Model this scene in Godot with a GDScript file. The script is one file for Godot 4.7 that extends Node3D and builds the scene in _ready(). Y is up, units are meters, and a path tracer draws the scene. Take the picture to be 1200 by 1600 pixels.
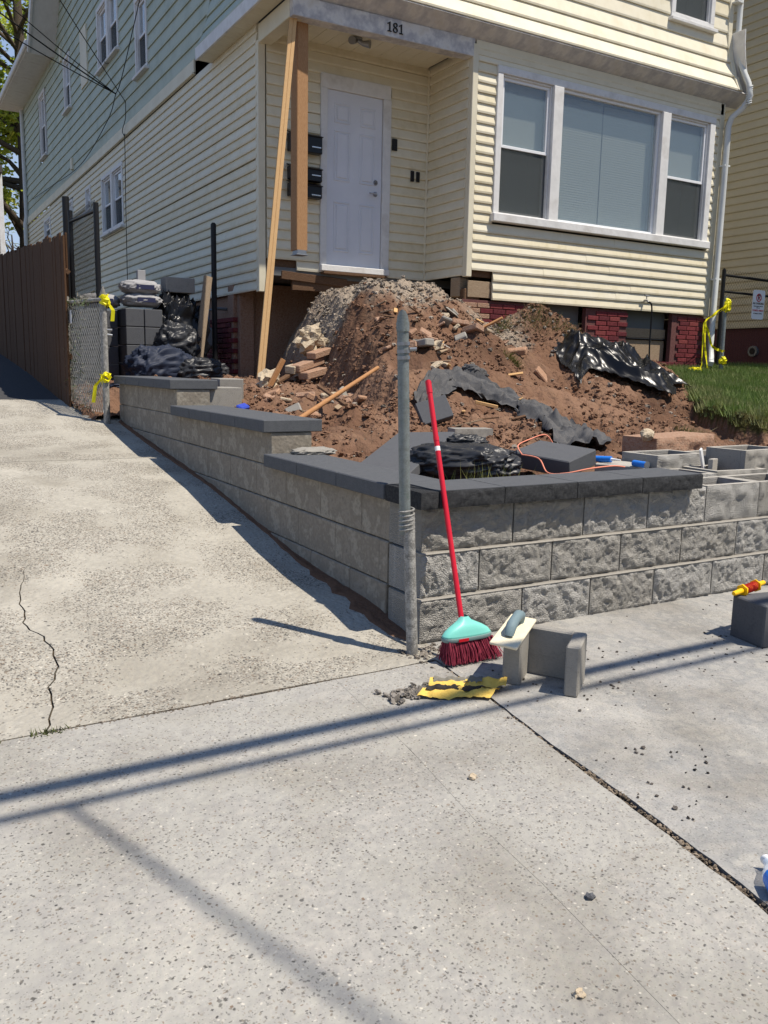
extends Node3D
# A brick-and-siding house on a sunny day with an unfinished retaining wall, dug-up yard, driveway and sidewalk.

var M := {}
var used := {}
var dirt_noise := FastNoiseLite.new()
var fine_noise := FastNoiseLite.new()
var clod_noise := FastNoiseLite.new()
var rng := RandomNumberGenerator.new()

# ---------------------------------------------------------------- mesh builder
class MB:
	var v := PackedVector3Array()
	var n := PackedVector3Array()
	var u := PackedVector2Array()
	var c := PackedColorArray()
	var ix := PackedInt32Array()
	var tint := Color(1, 1, 1)
	func vert(p: Vector3, nn: Vector3, uv := Vector2.ZERO) -> int:
		v.append(p); n.append(nn); u.append(uv); c.append(tint)
		return v.size() - 1
	# corners counter-clockwise seen from outside
	func quad(a: Vector3, b: Vector3, cc: Vector3, d: Vector3) -> void:
		var nn := (b - a).cross(cc - a)
		if nn.length() < 1e-12: nn = (cc - a).cross(d - a)
		nn = nn.normalized()
		var i := vert(a, nn, Vector2(0, 0)); vert(b, nn, Vector2(1, 0)); vert(cc, nn, Vector2(1, 1)); vert(d, nn, Vector2(0, 1))
		ix.append_array(PackedInt32Array([i, i + 2, i + 1, i, i + 3, i + 2]))
	func tri(a: Vector3, b: Vector3, cc: Vector3) -> void:
		var nn := (b - a).cross(cc - a).normalized()
		var i := vert(a, nn); vert(b, nn); vert(cc, nn)
		ix.append_array(PackedInt32Array([i, i + 2, i + 1]))
	func box(cen: Vector3, size: Vector3, bs := Basis()) -> void:
		cbox(cen, size, 0.0, bs)
	# box with chamfered edges
	func cbox(cen: Vector3, size: Vector3, b: float, bs := Basis()) -> void:
		var h := size * 0.5
		if b <= 0.0:
			var p := []
			for k in 8:
				p.append(cen + bs * Vector3(h.x if k & 1 else -h.x, h.y if k & 2 else -h.y, h.z if k & 4 else -h.z))
			quad(p[4], p[5], p[7], p[6]); quad(p[1], p[0], p[2], p[3])
			quad(p[5], p[1], p[3], p[7]); quad(p[0], p[4], p[6], p[2])
			quad(p[6], p[7], p[3], p[2]); quad(p[0], p[1], p[5], p[4])
			return
		b = minf(b, minf(h.x, minf(h.y, h.z)) * 0.9)
		for ax in 3:
			var a1 := (ax + 1) % 3
			var a2 := (ax + 2) % 3
			for s in [-1.0, 1.0]:
				var q := []
				for w in [[-1, -1], [1, -1], [1, 1], [-1, 1]]:
					var e := Vector3()
					e[ax] = s * h[ax]; e[a1] = w[0] * (h[a1] - b); e[a2] = w[1] * (h[a2] - b)
					q.append(cen + bs * e)
				if s > 0: quad(q[0], q[1], q[2], q[3])
				else: quad(q[3], q[2], q[1], q[0])
			for s1 in [-1.0, 1.0]:
				for s2 in [-1.0, 1.0]:
					var e1 := Vector3(); var e2 := Vector3(); var e3 := Vector3(); var e4 := Vector3()
					e1[a1] = s1 * h[a1]; e1[a2] = s2 * (h[a2] - b); e1[ax] = -(h[ax] - b)
					e2 = e1; e2[ax] = h[ax] - b
					e3[a1] = s1 * (h[a1] - b); e3[a2] = s2 * h[a2]; e3[ax] = h[ax] - b
					e4 = e3; e4[ax] = -(h[ax] - b)
					var pp := [cen + bs * e1, cen + bs * e2, cen + bs * e3, cen + bs * e4]
					if s1 * s2 > 0: quad(pp[3], pp[2], pp[1], pp[0])
					else: quad(pp[0], pp[1], pp[2], pp[3])
		for sx in [-1.0, 1.0]:
			for sy in [-1.0, 1.0]:
				for sz in [-1.0, 1.0]:
					var a := cen + bs * Vector3(sx * h.x, sy * (h.y - b), sz * (h.z - b))
					var d := cen + bs * Vector3(sx * (h.x - b), sy * h.y, sz * (h.z - b))
					var e := cen + bs * Vector3(sx * (h.x - b), sy * (h.y - b), sz * h.z)
					if sx * sy * sz > 0: tri(a, d, e)
					else: tri(e, d, a)
	func tube(pts: Array, rad, sides := 8, cap := true) -> void:
		var first := -1
		var prev_n := Vector3.ZERO
		for k in pts.size():
			var t: Vector3
			if k == 0: t = pts[1] - pts[0]
			elif k == pts.size() - 1: t = pts[k] - pts[k - 1]
			else: t = (pts[k + 1] - pts[k]).normalized() + (pts[k] - pts[k - 1]).normalized()
			t = t.normalized()
			var a := prev_n
			if a == Vector3.ZERO:
				a = Vector3.UP if absf(t.y) < 0.9 else Vector3.RIGHT
			a = (a - t * a.dot(t)).normalized()
			prev_n = a
			var b := t.cross(a)
			var r: float = rad[k] if rad is Array else rad
			var base := v.size()
			for s in sides:
				var g := TAU * s / sides
				var d := a * cos(g) + b * sin(g)
				vert(pts[k] + d * r, d, Vector2(float(s) / sides, k))
			if first >= 0:
				for s in sides:
					var s2 := (s + 1) % sides
					ix.append_array(PackedInt32Array([first + s, base + s, base + s2, first + s, base + s2, first + s2]))
			first = base
			if cap and (k == 0 or k == pts.size() - 1):
				var nn := -t if k == 0 else t
				var ci := vert(pts[k], nn)
				var ring := []
				for s in sides: ring.append(vert(v[base + s], nn))
				for s in sides:
					var s2 := (s + 1) % sides
					if k == 0: ix.append_array(PackedInt32Array([ci, ring[s], ring[s2]]))
					else: ix.append_array(PackedInt32Array([ci, ring[s2], ring[s]]))
	# polygon in (a, b) plane, counter-clockwise seen from +dir, extruded from o to o + dir * len
	func prism(poly: PackedVector2Array, o: Vector3, a: Vector3, b: Vector3, dir: Vector3) -> void:
		var m := poly.size()
		for k in m:
			var p := o + a * poly[k].x + b * poly[k].y
			var q := o + a * poly[(k + 1) % m].x + b * poly[(k + 1) % m].y
			quad(p, q, q + dir, p + dir)
		var t := Geometry2D.triangulate_polygon(poly)
		for k in range(0, t.size(), 3):
			var q := []
			for j in 3: q.append(o + a * poly[t[k + j]].x + b * poly[t[k + j]].y)
			var ccw := (poly[t[k + 1]] - poly[t[k]]).cross(poly[t[k + 2]] - poly[t[k]]) > 0
			if not ccw: q = [q[0], q[2], q[1]]
			tri(q[0] + dir, q[1] + dir, q[2] + dir)
			tri(q[0], q[2], q[1])
	# smooth grid of points g[j][i]; counter-clockwise when i runs right and j runs up, seen from outside
	func grid(g: Array, uvs = null) -> void:
		var nj := g.size()
		var ni: int = g[0].size()
		var base := v.size()
		for j in nj:
			for i in ni:
				var du: Vector3 = g[j][mini(i + 1, ni - 1)] - g[j][maxi(i - 1, 0)]
				var dv: Vector3 = g[mini(j + 1, nj - 1)][i] - g[maxi(j - 1, 0)][i]
				var nn := du.cross(dv)
				nn = nn.normalized() if nn.length() > 1e-12 else Vector3.UP
				vert(g[j][i], nn, uvs[j][i] if uvs != null else Vector2(float(i) / (ni - 1), float(j) / (nj - 1)))
		for j in nj - 1:
			for i in ni - 1:
				var p := base + j * ni + i
				ix.append_array(PackedInt32Array([p, p + ni + 1, p + 1, p, p + ni, p + ni + 1]))
	func mesh() -> ArrayMesh:
		var arr := []
		arr.resize(Mesh.ARRAY_MAX)
		arr[Mesh.ARRAY_VERTEX] = v; arr[Mesh.ARRAY_NORMAL] = n; arr[Mesh.ARRAY_TEX_UV] = u
		arr[Mesh.ARRAY_COLOR] = c; arr[Mesh.ARRAY_INDEX] = ix
		var am := ArrayMesh.new()
		am.add_surface_from_arrays(Mesh.PRIMITIVE_TRIANGLES, arr)
		return am

# ---------------------------------------------------------------- scene helpers
func numbered(s: String) -> String:
	if not used.has(s):
		used[s] = 0
		return s
	used[s] += 1
	return "%s_%03d" % [s, used[s]]

func tag(o: Node, label: String, category: String, group := "", kind := "") -> void:
	if label: o.set_meta("label", label)
	if category: o.set_meta("category", category)
	if group: o.set_meta("group", group)
	if kind: o.set_meta("kind", kind)

func thing(called: String, label: String, category: String, at := Vector3.ZERO, turn := 0.0, group := "") -> Node3D:
	var o := Node3D.new()
	o.name = numbered(called)
	add_child(o)
	o.position = at
	o.rotation.y = turn
	tag(o, label, category, group)
	return o

# one named mesh; xf is a world transform (or the parent's own frame when local is true)
func obj(called: String, mesh: Mesh, mat: Material, parent: Node = self, xf := Transform3D(), local := false) -> MeshInstance3D:
	var o := MeshInstance3D.new()
	o.name = numbered(called) if parent == self else called
	o.mesh = mesh
	o.material_override = mat
	parent.add_child(o, true)
	if local: o.transform = xf
	else: o.global_transform = xf
	return o

func setting(called: String, mesh: Mesh, mat: Material, xf := Transform3D()) -> MeshInstance3D:
	var o := obj(called, mesh, mat, self, xf)
	o.set_meta("kind", "structure")
	return o

func P(x: float, y: float, z: float) -> Transform3D:
	return Transform3D(Basis(), Vector3(x, y, z))

func T(pos: Vector3, turn := 0.0, pitch := 0.0, roll := 0.0) -> Transform3D:
	return Transform3D(Basis.from_euler(Vector3(pitch, turn, roll)), pos)

func cb(size: Vector3, b := 0.004, cen := Vector3.ZERO) -> ArrayMesh:
	var m := MB.new()
	m.cbox(cen, size, b)
	return m.mesh()

func tube_mesh(pts: Array, rad, sides := 8) -> ArrayMesh:
	var m := MB.new()
	m.tube(pts, rad, sides)
	return m.mesh()

func lathe(prof: Array, sides := 16) -> ArrayMesh:
	var m := MB.new()
	var pts := []
	var rad := []
	for p in prof:
		pts.append(Vector3(0, p.y, 0)); rad.append(p.x)
	m.tube(pts, rad, sides)
	return m.mesh()

func curve_pts(ctrl: Array, per := 6) -> Array:
	var out := []
	for k in ctrl.size() - 1:
		var a: Vector3 = ctrl[maxi(k - 1, 0)]
		var b: Vector3 = ctrl[k]
		var c2: Vector3 = ctrl[k + 1]
		var d: Vector3 = ctrl[mini(k + 2, ctrl.size() - 1)]
		for s in per:
			out.append(b.cubic_interpolate(c2, a, d, float(s) / per))
	out.append(ctrl[-1])
	return out

func noise(seed_: int, freq: float, oct := 4, type := FastNoiseLite.TYPE_SIMPLEX_SMOOTH) -> FastNoiseLite:
	var f := FastNoiseLite.new()
	f.seed = seed_
	f.noise_type = type
	f.frequency = freq
	f.fractal_type = FastNoiseLite.FRACTAL_FBM if oct > 1 else FastNoiseLite.FRACTAL_NONE
	f.fractal_octaves = oct
	return f

# ---------------------------------------------------------------- materials
func noise_image(size: int, seed_: int, freq: float, oct := 4, type := FastNoiseLite.TYPE_SIMPLEX_SMOOTH) -> Image:
	return noise(seed_, freq, oct, type).get_seamless_image(size, size)

# colour texture from a ramp over layered noise
func ramp_tex(size: int, seed_: int, freq: float, cols: Array, fine := 0.35, oct := 5, stretch := Vector2(1, 1)) -> ImageTexture:
	var a := noise_image(size, seed_, freq, oct).get_data()
	var b := noise_image(size, seed_ + 7, freq * 6.0, 3).get_data()
	var out := PackedByteArray()
	out.resize(size * size * 3)
	var m := cols.size() - 1
	var lut := []
	for k in 256:
		var f := clampf((k / 255.0 - 0.5) * 1.25 + 0.5, 0, 0.9999) * m
		var col: Color = cols[int(f)].lerp(cols[int(f) + 1], f - int(f))
		lut.append(col)
	var sx := int(stretch.x)
	var sy := int(stretch.y)
	for y in size:
		for x in size:
			var k := ((y * sy) % size) * size + (x * sx) % size
			var val := int(a[k] * (1.0 - fine) + b[k] * fine)
			var col: Color = lut[val]
			var o := (y * size + x) * 3
			out[o] = int(col.r * 255); out[o + 1] = int(col.g * 255); out[o + 2] = int(col.b * 255)
	var im := Image.create_from_data(size, size, false, Image.FORMAT_RGB8, out)
	im.generate_mipmaps()
	return ImageTexture.create_from_image(im)

func height_tex(size: int, seed_: int, freq: float, oct := 4, type := FastNoiseLite.TYPE_SIMPLEX_SMOOTH) -> ImageTexture:
	return ImageTexture.create_from_image(noise_image(size, seed_, freq, oct, type))

func mat(col: Color, rough := 0.8, metal := 0.0) -> StandardMaterial3D:
	var m := StandardMaterial3D.new()
	m.albedo_color = col
	m.roughness = rough
	m.metallic = metal
	m.metallic_specular = 0.4
	return m

func tmat(tex: Texture2D, tile: float, rough := 0.85, htex: Texture2D = null, hcm := 0.3, world := true) -> StandardMaterial3D:
	var m := StandardMaterial3D.new()
	m.albedo_texture = tex
	m.roughness = rough
	m.metallic_specular = 0.3
	m.uv1_triplanar = true
	m.uv1_world_triplanar = world
	m.uv1_scale = Vector3.ONE / tile
	if htex:
		m.heightmap_enabled = true
		m.heightmap_texture = htex
		m.heightmap_scale = hcm
	return m

func rgb(r: int, g: int, b: int) -> Color:
	return Color(r / 255.0, g / 255.0, b / 255.0)

func stamp(im: Image, cx: float, cy: float, rx: float, ry: float, ang: float, col: Color, a := 1.0) -> void:
	var w := im.get_width()
	var r := int(ceil(maxf(rx, ry)))
	var ca := cos(ang)
	var sa := sin(ang)
	for dy in range(-r, r + 1):
		for dx in range(-r, r + 1):
			var px := dx * ca + dy * sa
			var py := -dx * sa + dy * ca
			if (px * px) / (rx * rx) + (py * py) / (ry * ry) <= 1.0:
				var ix := posmod(int(cx) + dx, w)
				var iy := posmod(int(cy) + dy, w)
				im.set_pixel(ix, iy, im.get_pixel(ix, iy).lerp(col, a))

# worn concrete with stones showing; returns [colour, height]
func concrete(seed_: int, size: int, metres: float, base_cols: Array, patch_lo: float, patch_soft: float, stones: int, smin: float, smax: float, alo: float, ahi: float) -> Array:
	var r := RandomNumberGenerator.new()
	r.seed = seed_
	var im := ramp_tex(size / 2, seed_, 0.0105, base_cols, 0.45, 6).get_image()
	im.clear_mipmaps()
	im.resize(size, size, Image.INTERPOLATE_CUBIC)
	for lay in 3:
		var sn := noise_image(256, seed_ + 70 + lay, [0.012, 0.03, 0.02][lay], 5).get_data()
		var st := Image.create(256, 256, false, Image.FORMAT_RGBA8)
		var tone: Color = [rgb(96, 90, 80), rgb(120, 112, 98), rgb(204, 198, 184)][lay]
		for k in 65536:
			tone.a = clampf((sn[k] / 255.0 - 0.56) * 2.2, 0, 1) * [0.34, 0.22, 0.3][lay]
			st.set_pixel(k % 256, k / 256, tone)
		st.resize(size, size, Image.INTERPOLATE_CUBIC)
		im.convert(Image.FORMAT_RGBA8)
		im.blend_rect(st, Rect2i(0, 0, size, size), Vector2i.ZERO)
		im.convert(Image.FORMAT_RGB8)
	var hm := noise_image(size, seed_ + 3, 0.05, 4)
	hm.convert(Image.FORMAT_RGB8)
	var patch := noise(seed_ + 11, 0.0032, 4)
	var ppm := size / metres
	var shades := [rgb(70, 68, 64), rgb(92, 88, 82), rgb(108, 100, 89), rgb(82, 81, 78), rgb(114, 96, 80), rgb(56, 55, 54), rgb(130, 122, 110)]
	for k in 260000:
		var x := r.randi() % size
		var y := r.randi() % size
		var c := im.get_pixel(x, y)
		var v := r.randf_range(0.80, 1.13)
		im.set_pixel(x, y, Color(c.r * v, c.g * v, c.b * v))
	for k in stones:
		var x := r.randf() * size
		var y := r.randf() * size
		var pv := patch.get_noise_2d(x, y)
		if pv < patch_lo + r.randfn() * patch_soft: continue
		var rr := r.randf_range(smin, smax) * ppm
		rr *= 1.6 if r.randf() < 0.06 else 1.0
		var asp := r.randf_range(0.3, 0.85)
		var ang := r.randf() * PI
		var hd := r.randf_range(0.1, 0.4)
		if r.randf() < 0.12:
			stamp(im, x, y, rr, rr * asp, ang, rgb(206, 199, 184), r.randf_range(0.3, 0.8))
		else:
			stamp(im, x, y, rr, rr * asp, ang, shades[r.randi() % 7], r.randf_range(alo, ahi))
			stamp(hm, x, y, rr * 1.1, rr * asp * 1.1, ang, Color(hd, hd, hd), 0.8)
	im.generate_mipmaps()
	return [ImageTexture.create_from_image(im), ImageTexture.create_from_image(hm)]

func wood_tex(seed_: int, a: Color, b: Color, c: Color, upright := false) -> ImageTexture:
	var size := 256
	var f := noise(seed_, 0.02, 3)
	var im := Image.create(size, size, false, Image.FORMAT_RGB8)
	for y in size:
		for x in size:
			var wob := f.get_noise_2d(x * 0.35, y * 3.0) * 0.9
			var g := absf(sin((y * 0.16 + wob * 7.0)))
			var fine := f.get_noise_2d(x * 1.5 + 500.0, y * 22.0) * 0.5 + 0.5
			var col := a.lerp(b, g * 0.7 + fine * 0.3).lerp(c, clampf(fine - 0.72, 0, 1) * 1.6)
			im.set_pixel(x, y, col)
	if upright: im.rotate_90(CLOCKWISE)
	im.generate_mipmaps()
	return ImageTexture.create_from_image(im)

func make_materials() -> void:
	var h_fine := height_tex(256, 5, 0.09, 3)
	var h_rock := height_tex(512, 6, 0.03, 5)
	var h_grit := height_tex(512, 9, 0.16, 3)
	var h_soft := height_tex(256, 12, 0.02, 3)
	M.cream = tmat(ramp_tex(512, 21, 0.006, [rgb(208, 199, 171), rgb(218, 210, 186), rgb(222, 215, 193), rgb(213, 204, 177)], 0.25), 1.7, 0.55, h_soft, 0.25)
	M.cream2 = tmat(ramp_tex(512, 221, 0.007, [rgb(201, 190, 158), rgb(213, 203, 175), rgb(219, 209, 183), rgb(207, 196, 166)], 0.3), 1.5, 0.55, h_soft, 0.3)
	M.green = tmat(ramp_tex(512, 22, 0.006, [rgb(160, 169, 152), rgb(172, 180, 164), rgb(178, 186, 170), rgb(164, 172, 156)], 0.25), 2.1, 0.55, h_soft, 0.25)
	M.tan = tmat(ramp_tex(256, 23, 0.008, [rgb(180, 174, 154), rgb(190, 184, 164)], 0.3), 1.9, 0.6, h_soft, 0.2)
	M.trim = tmat(ramp_tex(256, 24, 0.008, [rgb(204, 203, 200), rgb(218, 217, 214), rgb(198, 195, 190)], 0.3), 1.3, 0.5, h_fine, 0.08)
	M.soffit = tmat(ramp_tex(512, 25, 0.007, [rgb(196, 190, 180), rgb(206, 203, 198), rgb(168, 166, 168), rgb(210, 206, 198)], 0.2), 1.4, 0.45, h_soft, 0.3)
	M.creamtrim = tmat(ramp_tex(256, 26, 0.008, [rgb(208, 200, 176), rgb(220, 213, 190)], 0.3), 1.3, 0.5)
	M.vinyl = mat(rgb(226, 227, 228), 0.35)
	M.door = tmat(ramp_tex(256, 27, 0.008, [rgb(206, 209, 216), rgb(216, 218, 224)], 0.2), 1.5, 0.4, h_fine, 0.04)
	M.spout = tmat(ramp_tex(256, 28, 0.01, [rgb(196, 198, 194), rgb(210, 212, 208)], 0.3), 0.8, 0.4)
	M.spoutgreen = mat(rgb(186, 200, 190), 0.4)
	M.glass = mat(Color(0.7, 0.8, 0.85, 0.10), 0.03)
	M.glass.transparency = BaseMaterial3D.TRANSPARENCY_ALPHA
	M.glass.metallic_specular = 0.75
	M.screen = mat(Color(0.30, 0.32, 0.32, 0.5), 0.9)
	M.screen.transparency = BaseMaterial3D.TRANSPARENCY_ALPHA
	M.blind = mat(rgb(122, 128, 120), 0.7)
	M.room = mat(rgb(104, 106, 106), 0.9)
	M.black = mat(rgb(22, 22, 24), 0.5)
	M.blackgloss = mat(rgb(20, 20, 23), 0.32)
	M.steel = mat(rgb(150, 152, 155), 0.42, 0.85)
	M.chrome = mat(rgb(190, 190, 192), 0.25, 0.9)
	M.galv = tmat(ramp_tex(256, 31, 0.02, [rgb(104, 112, 112), rgb(132, 140, 140), rgb(116, 120, 118), rgb(96, 116, 108)], 0.4), 0.35, 0.5, h_fine, 0.05)
	M.galv.metallic = 0.35
	M.galvpale = tmat(ramp_tex(256, 32, 0.02, [rgb(150, 148, 142), rgb(172, 170, 164), rgb(110, 108, 104), rgb(160, 158, 154)], 0.5, 5), 0.3, 0.65, h_fine, 0.1)
	M.wire = mat(rgb(176, 176, 172), 0.5, 0.4)
	var h_split := height_tex(512, 16, 0.10, 4)
	M.block = tmat(ramp_tex(512, 41, 0.05, [rgb(104, 103, 99), rgb(155, 153, 148), rgb(174, 171, 165), rgb(138, 136, 131), rgb(196, 193, 187)], 0.65, 6), 0.40, 0.95, h_split, 1.3)
	M.block2 = tmat(ramp_tex(512, 42, 0.05, [rgb(108, 105, 99), rgb(160, 156, 149), rgb(148, 145, 138), rgb(188, 184, 176)], 0.65, 6), 0.38, 0.95, h_split, 1.3)
	M.blockside = tmat(ramp_tex(512, 43, 0.008, [rgb(112, 105, 94), rgb(140, 132, 120), rgb(126, 118, 106), rgb(152, 145, 132), rgb(120, 113, 101)], 0.3, 6), 0.8, 0.92, h_rock, 0.3)
	M.blocktop = tmat(ramp_tex(256, 44, 0.02, [rgb(150, 146, 137), rgb(176, 171, 161), rgb(160, 155, 146)], 0.5), 0.4, 0.92, h_grit, 0.2)
	M.ledge = tmat(ramp_tex(256, 144, 0.04, [rgb(124, 120, 112), rgb(162, 157, 148), rgb(144, 139, 130), rgb(176, 171, 162)], 0.6), 0.3, 0.95, h_grit, 0.4)
	M.cap = tmat(ramp_tex(512, 45, 0.014, [rgb(74, 75, 78), rgb(90, 92, 95), rgb(80, 82, 85), rgb(106, 108, 110)], 0.45, 6), 0.5, 0.82, h_grit, 0.12)
	M.caprock = tmat(ramp_tex(256, 46, 0.05, [rgb(40, 41, 43), rgb(68, 69, 71), rgb(100, 100, 100)], 0.6, 5), 0.26, 0.9, h_split, 1.3)
	M.paver = tmat(ramp_tex(256, 47, 0.02, [rgb(76, 77, 80), rgb(90, 91, 94), rgb(82, 84, 86)], 0.5, 5), 0.45, 0.85, h_grit, 0.12)
	M.greyblock = tmat(ramp_tex(256, 48, 0.02, [rgb(126, 122, 116), rgb(148, 144, 136), rgb(136, 132, 126)], 0.5, 5), 0.4, 0.93, h_grit, 0.2)
	M.drive = tmat(null, 1.0)
	var walk := concrete(51, 2048, 4.0, [rgb(145, 142, 136), rgb(156, 153, 146), rgb(161, 158, 150), rgb(151, 148, 142), rgb(164, 160, 152), rgb(153, 150, 143)], -0.35, 0.4, 150000, 0.0013, 0.0036, 0.3, 0.85)
	var walk2 := concrete(57, 1024, 3.0, [rgb(132, 131, 128), rgb(148, 146, 142), rgb(156, 153, 147), rgb(140, 139, 136), rgb(160, 157, 150), rgb(146, 144, 139)], 0.15, 0.3, 40000, 0.0015, 0.0034, 0.2, 0.7)
	var drv := concrete(61, 2048, 4.0, [rgb(152, 147, 136), rgb(162, 157, 146), rgb(167, 162, 150), rgb(157, 152, 141), rgb(171, 166, 154), rgb(159, 154, 143)], -0.04, 0.17, 330000, 0.0014, 0.0050, 0.35, 0.9)
	M.walk = StandardMaterial3D.new()
	M.walk.albedo_texture = walk[0]
	M.walk.heightmap_enabled = true
	M.walk.heightmap_texture = walk[1]
	M.walk.heightmap_scale = 0.3
	M.walk.roughness = 0.9
	M.walk.metallic_specular = 0.25
	M.drive = M.walk.duplicate()
	M.walk2 = M.walk.duplicate()
	M.walk2.albedo_texture = walk2[0]
	M.walk2.heightmap_texture = walk2[1]
	M.drive.albedo_texture = drv[0]
	M.drive.heightmap_texture = drv[1]
	M.drive.heightmap_scale = 0.5
	M.asphalt = tmat(ramp_tex(512, 71, 0.05, [rgb(52, 52, 54), rgb(66, 66, 67), rgb(78, 77, 76)], 0.6, 5), 1.2, 0.95, h_grit, 0.4)
	M.dirt = StandardMaterial3D.new()
	M.dirt.vertex_color_use_as_albedo = true
	M.dirt.albedo_texture = ramp_tex(512, 72, 0.03, [rgb(168, 158, 150), rgb(222, 213, 206), rgb(238, 232, 226), rgb(192, 182, 174), rgb(255, 250, 244)], 0.6, 6)
	M.dirt.uv1_triplanar = true
	M.dirt.uv1_world_triplanar = true
	M.dirt.uv1_scale = Vector3.ONE / 0.9
	M.dirt.roughness = 0.97
	M.dirt.metallic_specular = 0.15
	M.dirt.heightmap_enabled = true
	M.dirt.heightmap_texture = h_rock
	M.dirt.heightmap_scale = 2.6
	M.clod = M.dirt.duplicate()
	M.clod.heightmap_scale = 0.6
	M.brick = []
	for k in 4:
		var bc: Color = [rgb(104, 44, 48), rgb(116, 50, 53), rgb(94, 41, 46), rgb(124, 60, 59)][k]
		M.brick.append(tmat(ramp_tex(128, 81 + k, 0.04, [bc.darkened(0.2), bc, bc.lightened(0.08)], 0.5), 0.25, 0.85, h_grit, 0.15))
	M.mortar = tmat(ramp_tex(128, 86, 0.05, [rgb(96, 60, 58), rgb(116, 84, 80)], 0.5), 0.3, 0.95, h_grit, 0.2)
	M.oldbrick = tmat(ramp_tex(256, 87, 0.03, [rgb(124, 84, 66), rgb(150, 116, 94), rgb(168, 142, 122), rgb(112, 76, 62)], 0.5), 0.3, 0.95, h_rock, 0.5)
	M.dustbrick = tmat(ramp_tex(256, 187, 0.03, [rgb(140, 104, 82), rgb(160, 126, 102), rgb(172, 146, 124)], 0.5), 0.3, 0.95, h_rock, 0.6)
	M.stone = tmat(ramp_tex(256, 88, 0.02, [rgb(146, 128, 104), rgb(174, 158, 134), rgb(188, 174, 152), rgb(138, 120, 100)], 0.5), 0.35, 0.95, h_rock, 0.8)
	M.pine = tmat(wood_tex(91, rgb(206, 170, 122), rgb(190, 148, 98), rgb(150, 104, 66)), 0.35, 0.75, h_fine, 0.05)
	M.pine2 = tmat(wood_tex(92, rgb(186, 142, 98), rgb(158, 112, 74), rgb(122, 80, 50)), 0.4, 0.75, h_fine, 0.05)
	M.oldwood = tmat(wood_tex(93, rgb(120, 94, 72), rgb(88, 66, 50), rgb(60, 44, 34)), 0.4, 0.9, h_fine, 0.2)
	M.greywood = tmat(wood_tex(94, rgb(168, 150, 126), rgb(136, 116, 94), rgb(96, 78, 62)), 0.4, 0.85, h_fine, 0.1)
	M.stud = tmat(wood_tex(191, rgb(208, 174, 128), rgb(192, 152, 104), rgb(152, 108, 70), true), 0.3, 0.75, h_fine, 0.05)
	M.post = tmat(wood_tex(192, rgb(178, 142, 104), rgb(150, 112, 78), rgb(112, 78, 52), true), 0.36, 0.75, h_fine, 0.05)
	M.plankgrey = tmat(wood_tex(194, rgb(160, 144, 122), rgb(130, 112, 92), rgb(92, 76, 62), true), 0.4, 0.85, h_fine, 0.1)
	M.fence = tmat(wood_tex(95, rgb(94, 70, 51), rgb(76, 55, 40), rgb(54, 40, 30), true), 0.5, 0.9, h_fine, 0.15)
	M.plastic = mat(rgb(17, 17, 19), 0.30)
	M.plastic.metallic_specular = 0.38
	M.plastic.heightmap_enabled = true
	M.plastic.heightmap_texture = height_tex(256, 14, 0.03, 4)
	M.plastic.heightmap_scale = 0.05
	M.plastic.uv1_triplanar = true
	M.plastic.uv1_scale = Vector3.ONE / 0.35
	M.bag = M.plastic.duplicate()
	M.bag.albedo_color = rgb(46, 47, 50)
	M.bag.roughness = 0.4
	M.bag.heightmap_enabled = false
	M.fabric = tmat(ramp_tex(256, 97, 0.02, [rgb(54, 55, 58), rgb(72, 73, 76), rgb(96, 94, 92), rgb(60, 60, 63)], 0.5), 0.5, 0.8, h_grit, 0.1)
	M.tarp = mat(rgb(34, 42, 60), 0.62)
	M.yellow = mat(rgb(232, 222, 20), 0.5)
	M.sackyellow = tmat(ramp_tex(256, 98, 0.03, [rgb(206, 168, 72), rgb(222, 188, 96), rgb(196, 158, 70)], 0.4), 0.3, 0.75)
	M.sackgrey = mat(rgb(118, 114, 104), 0.8)
	M.sackdark = mat(rgb(48, 44, 40), 0.85)
	M.red = mat(rgb(196, 28, 48), 0.35)
	M.mint = mat(rgb(120, 200, 186), 0.4)
	M.mintgrey = mat(rgb(120, 142, 140), 0.5)
	M.bristle = mat(rgb(150, 54, 74), 0.7)
	M.bristle2 = mat(rgb(120, 36, 56), 0.7)
	M.floatplate = tmat(ramp_tex(128, 99, 0.03, [rgb(214, 202, 172), rgb(226, 216, 190)], 0.4), 0.2, 0.8, h_fine, 0.1)
	M.floatgrip = tmat(ramp_tex(128, 100, 0.05, [rgb(84, 104, 112), rgb(120, 138, 142), rgb(96, 114, 120)], 0.5), 0.12, 0.6)
	M.reel = mat(rgb(240, 186, 16), 0.4)
	M.string = mat(rgb(206, 60, 40), 0.8)
	M.pinkstring = mat(rgb(222, 138, 112), 0.8)
	M.blue = mat(rgb(36, 120, 214), 0.35)
	M.bluepack = mat(rgb(52, 72, 170), 0.4)
	M.white = mat(rgb(232, 232, 230), 0.5)
	M.signwhite = mat(rgb(236, 236, 238), 0.4)
	M.signred = mat(rgb(190, 26, 40), 0.5)
	M.signblack = mat(rgb(20, 20, 22), 0.5)
	M.cement = mat(rgb(150, 149, 150), 0.8)
	M.cementprint = mat(rgb(40, 44, 74), 0.7)
	M.leaf = []
	for k in 3:
		var lm := mat([rgb(150, 162, 66), rgb(180, 180, 86), rgb(128, 144, 64)][k], 0.6)
		lm.backlight_enabled = true
		lm.backlight = Color(0.7, 0.75, 0.3)
		M.leaf.append(lm)
	M.bark = tmat(ramp_tex(256, 101, 0.03, [rgb(62, 54, 48), rgb(92, 82, 72), rgb(74, 66, 58)], 0.5), 0.6, 0.95, h_rock, 1.5)
	M.grass = StandardMaterial3D.new()
	M.grass.vertex_color_use_as_albedo = true
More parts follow.
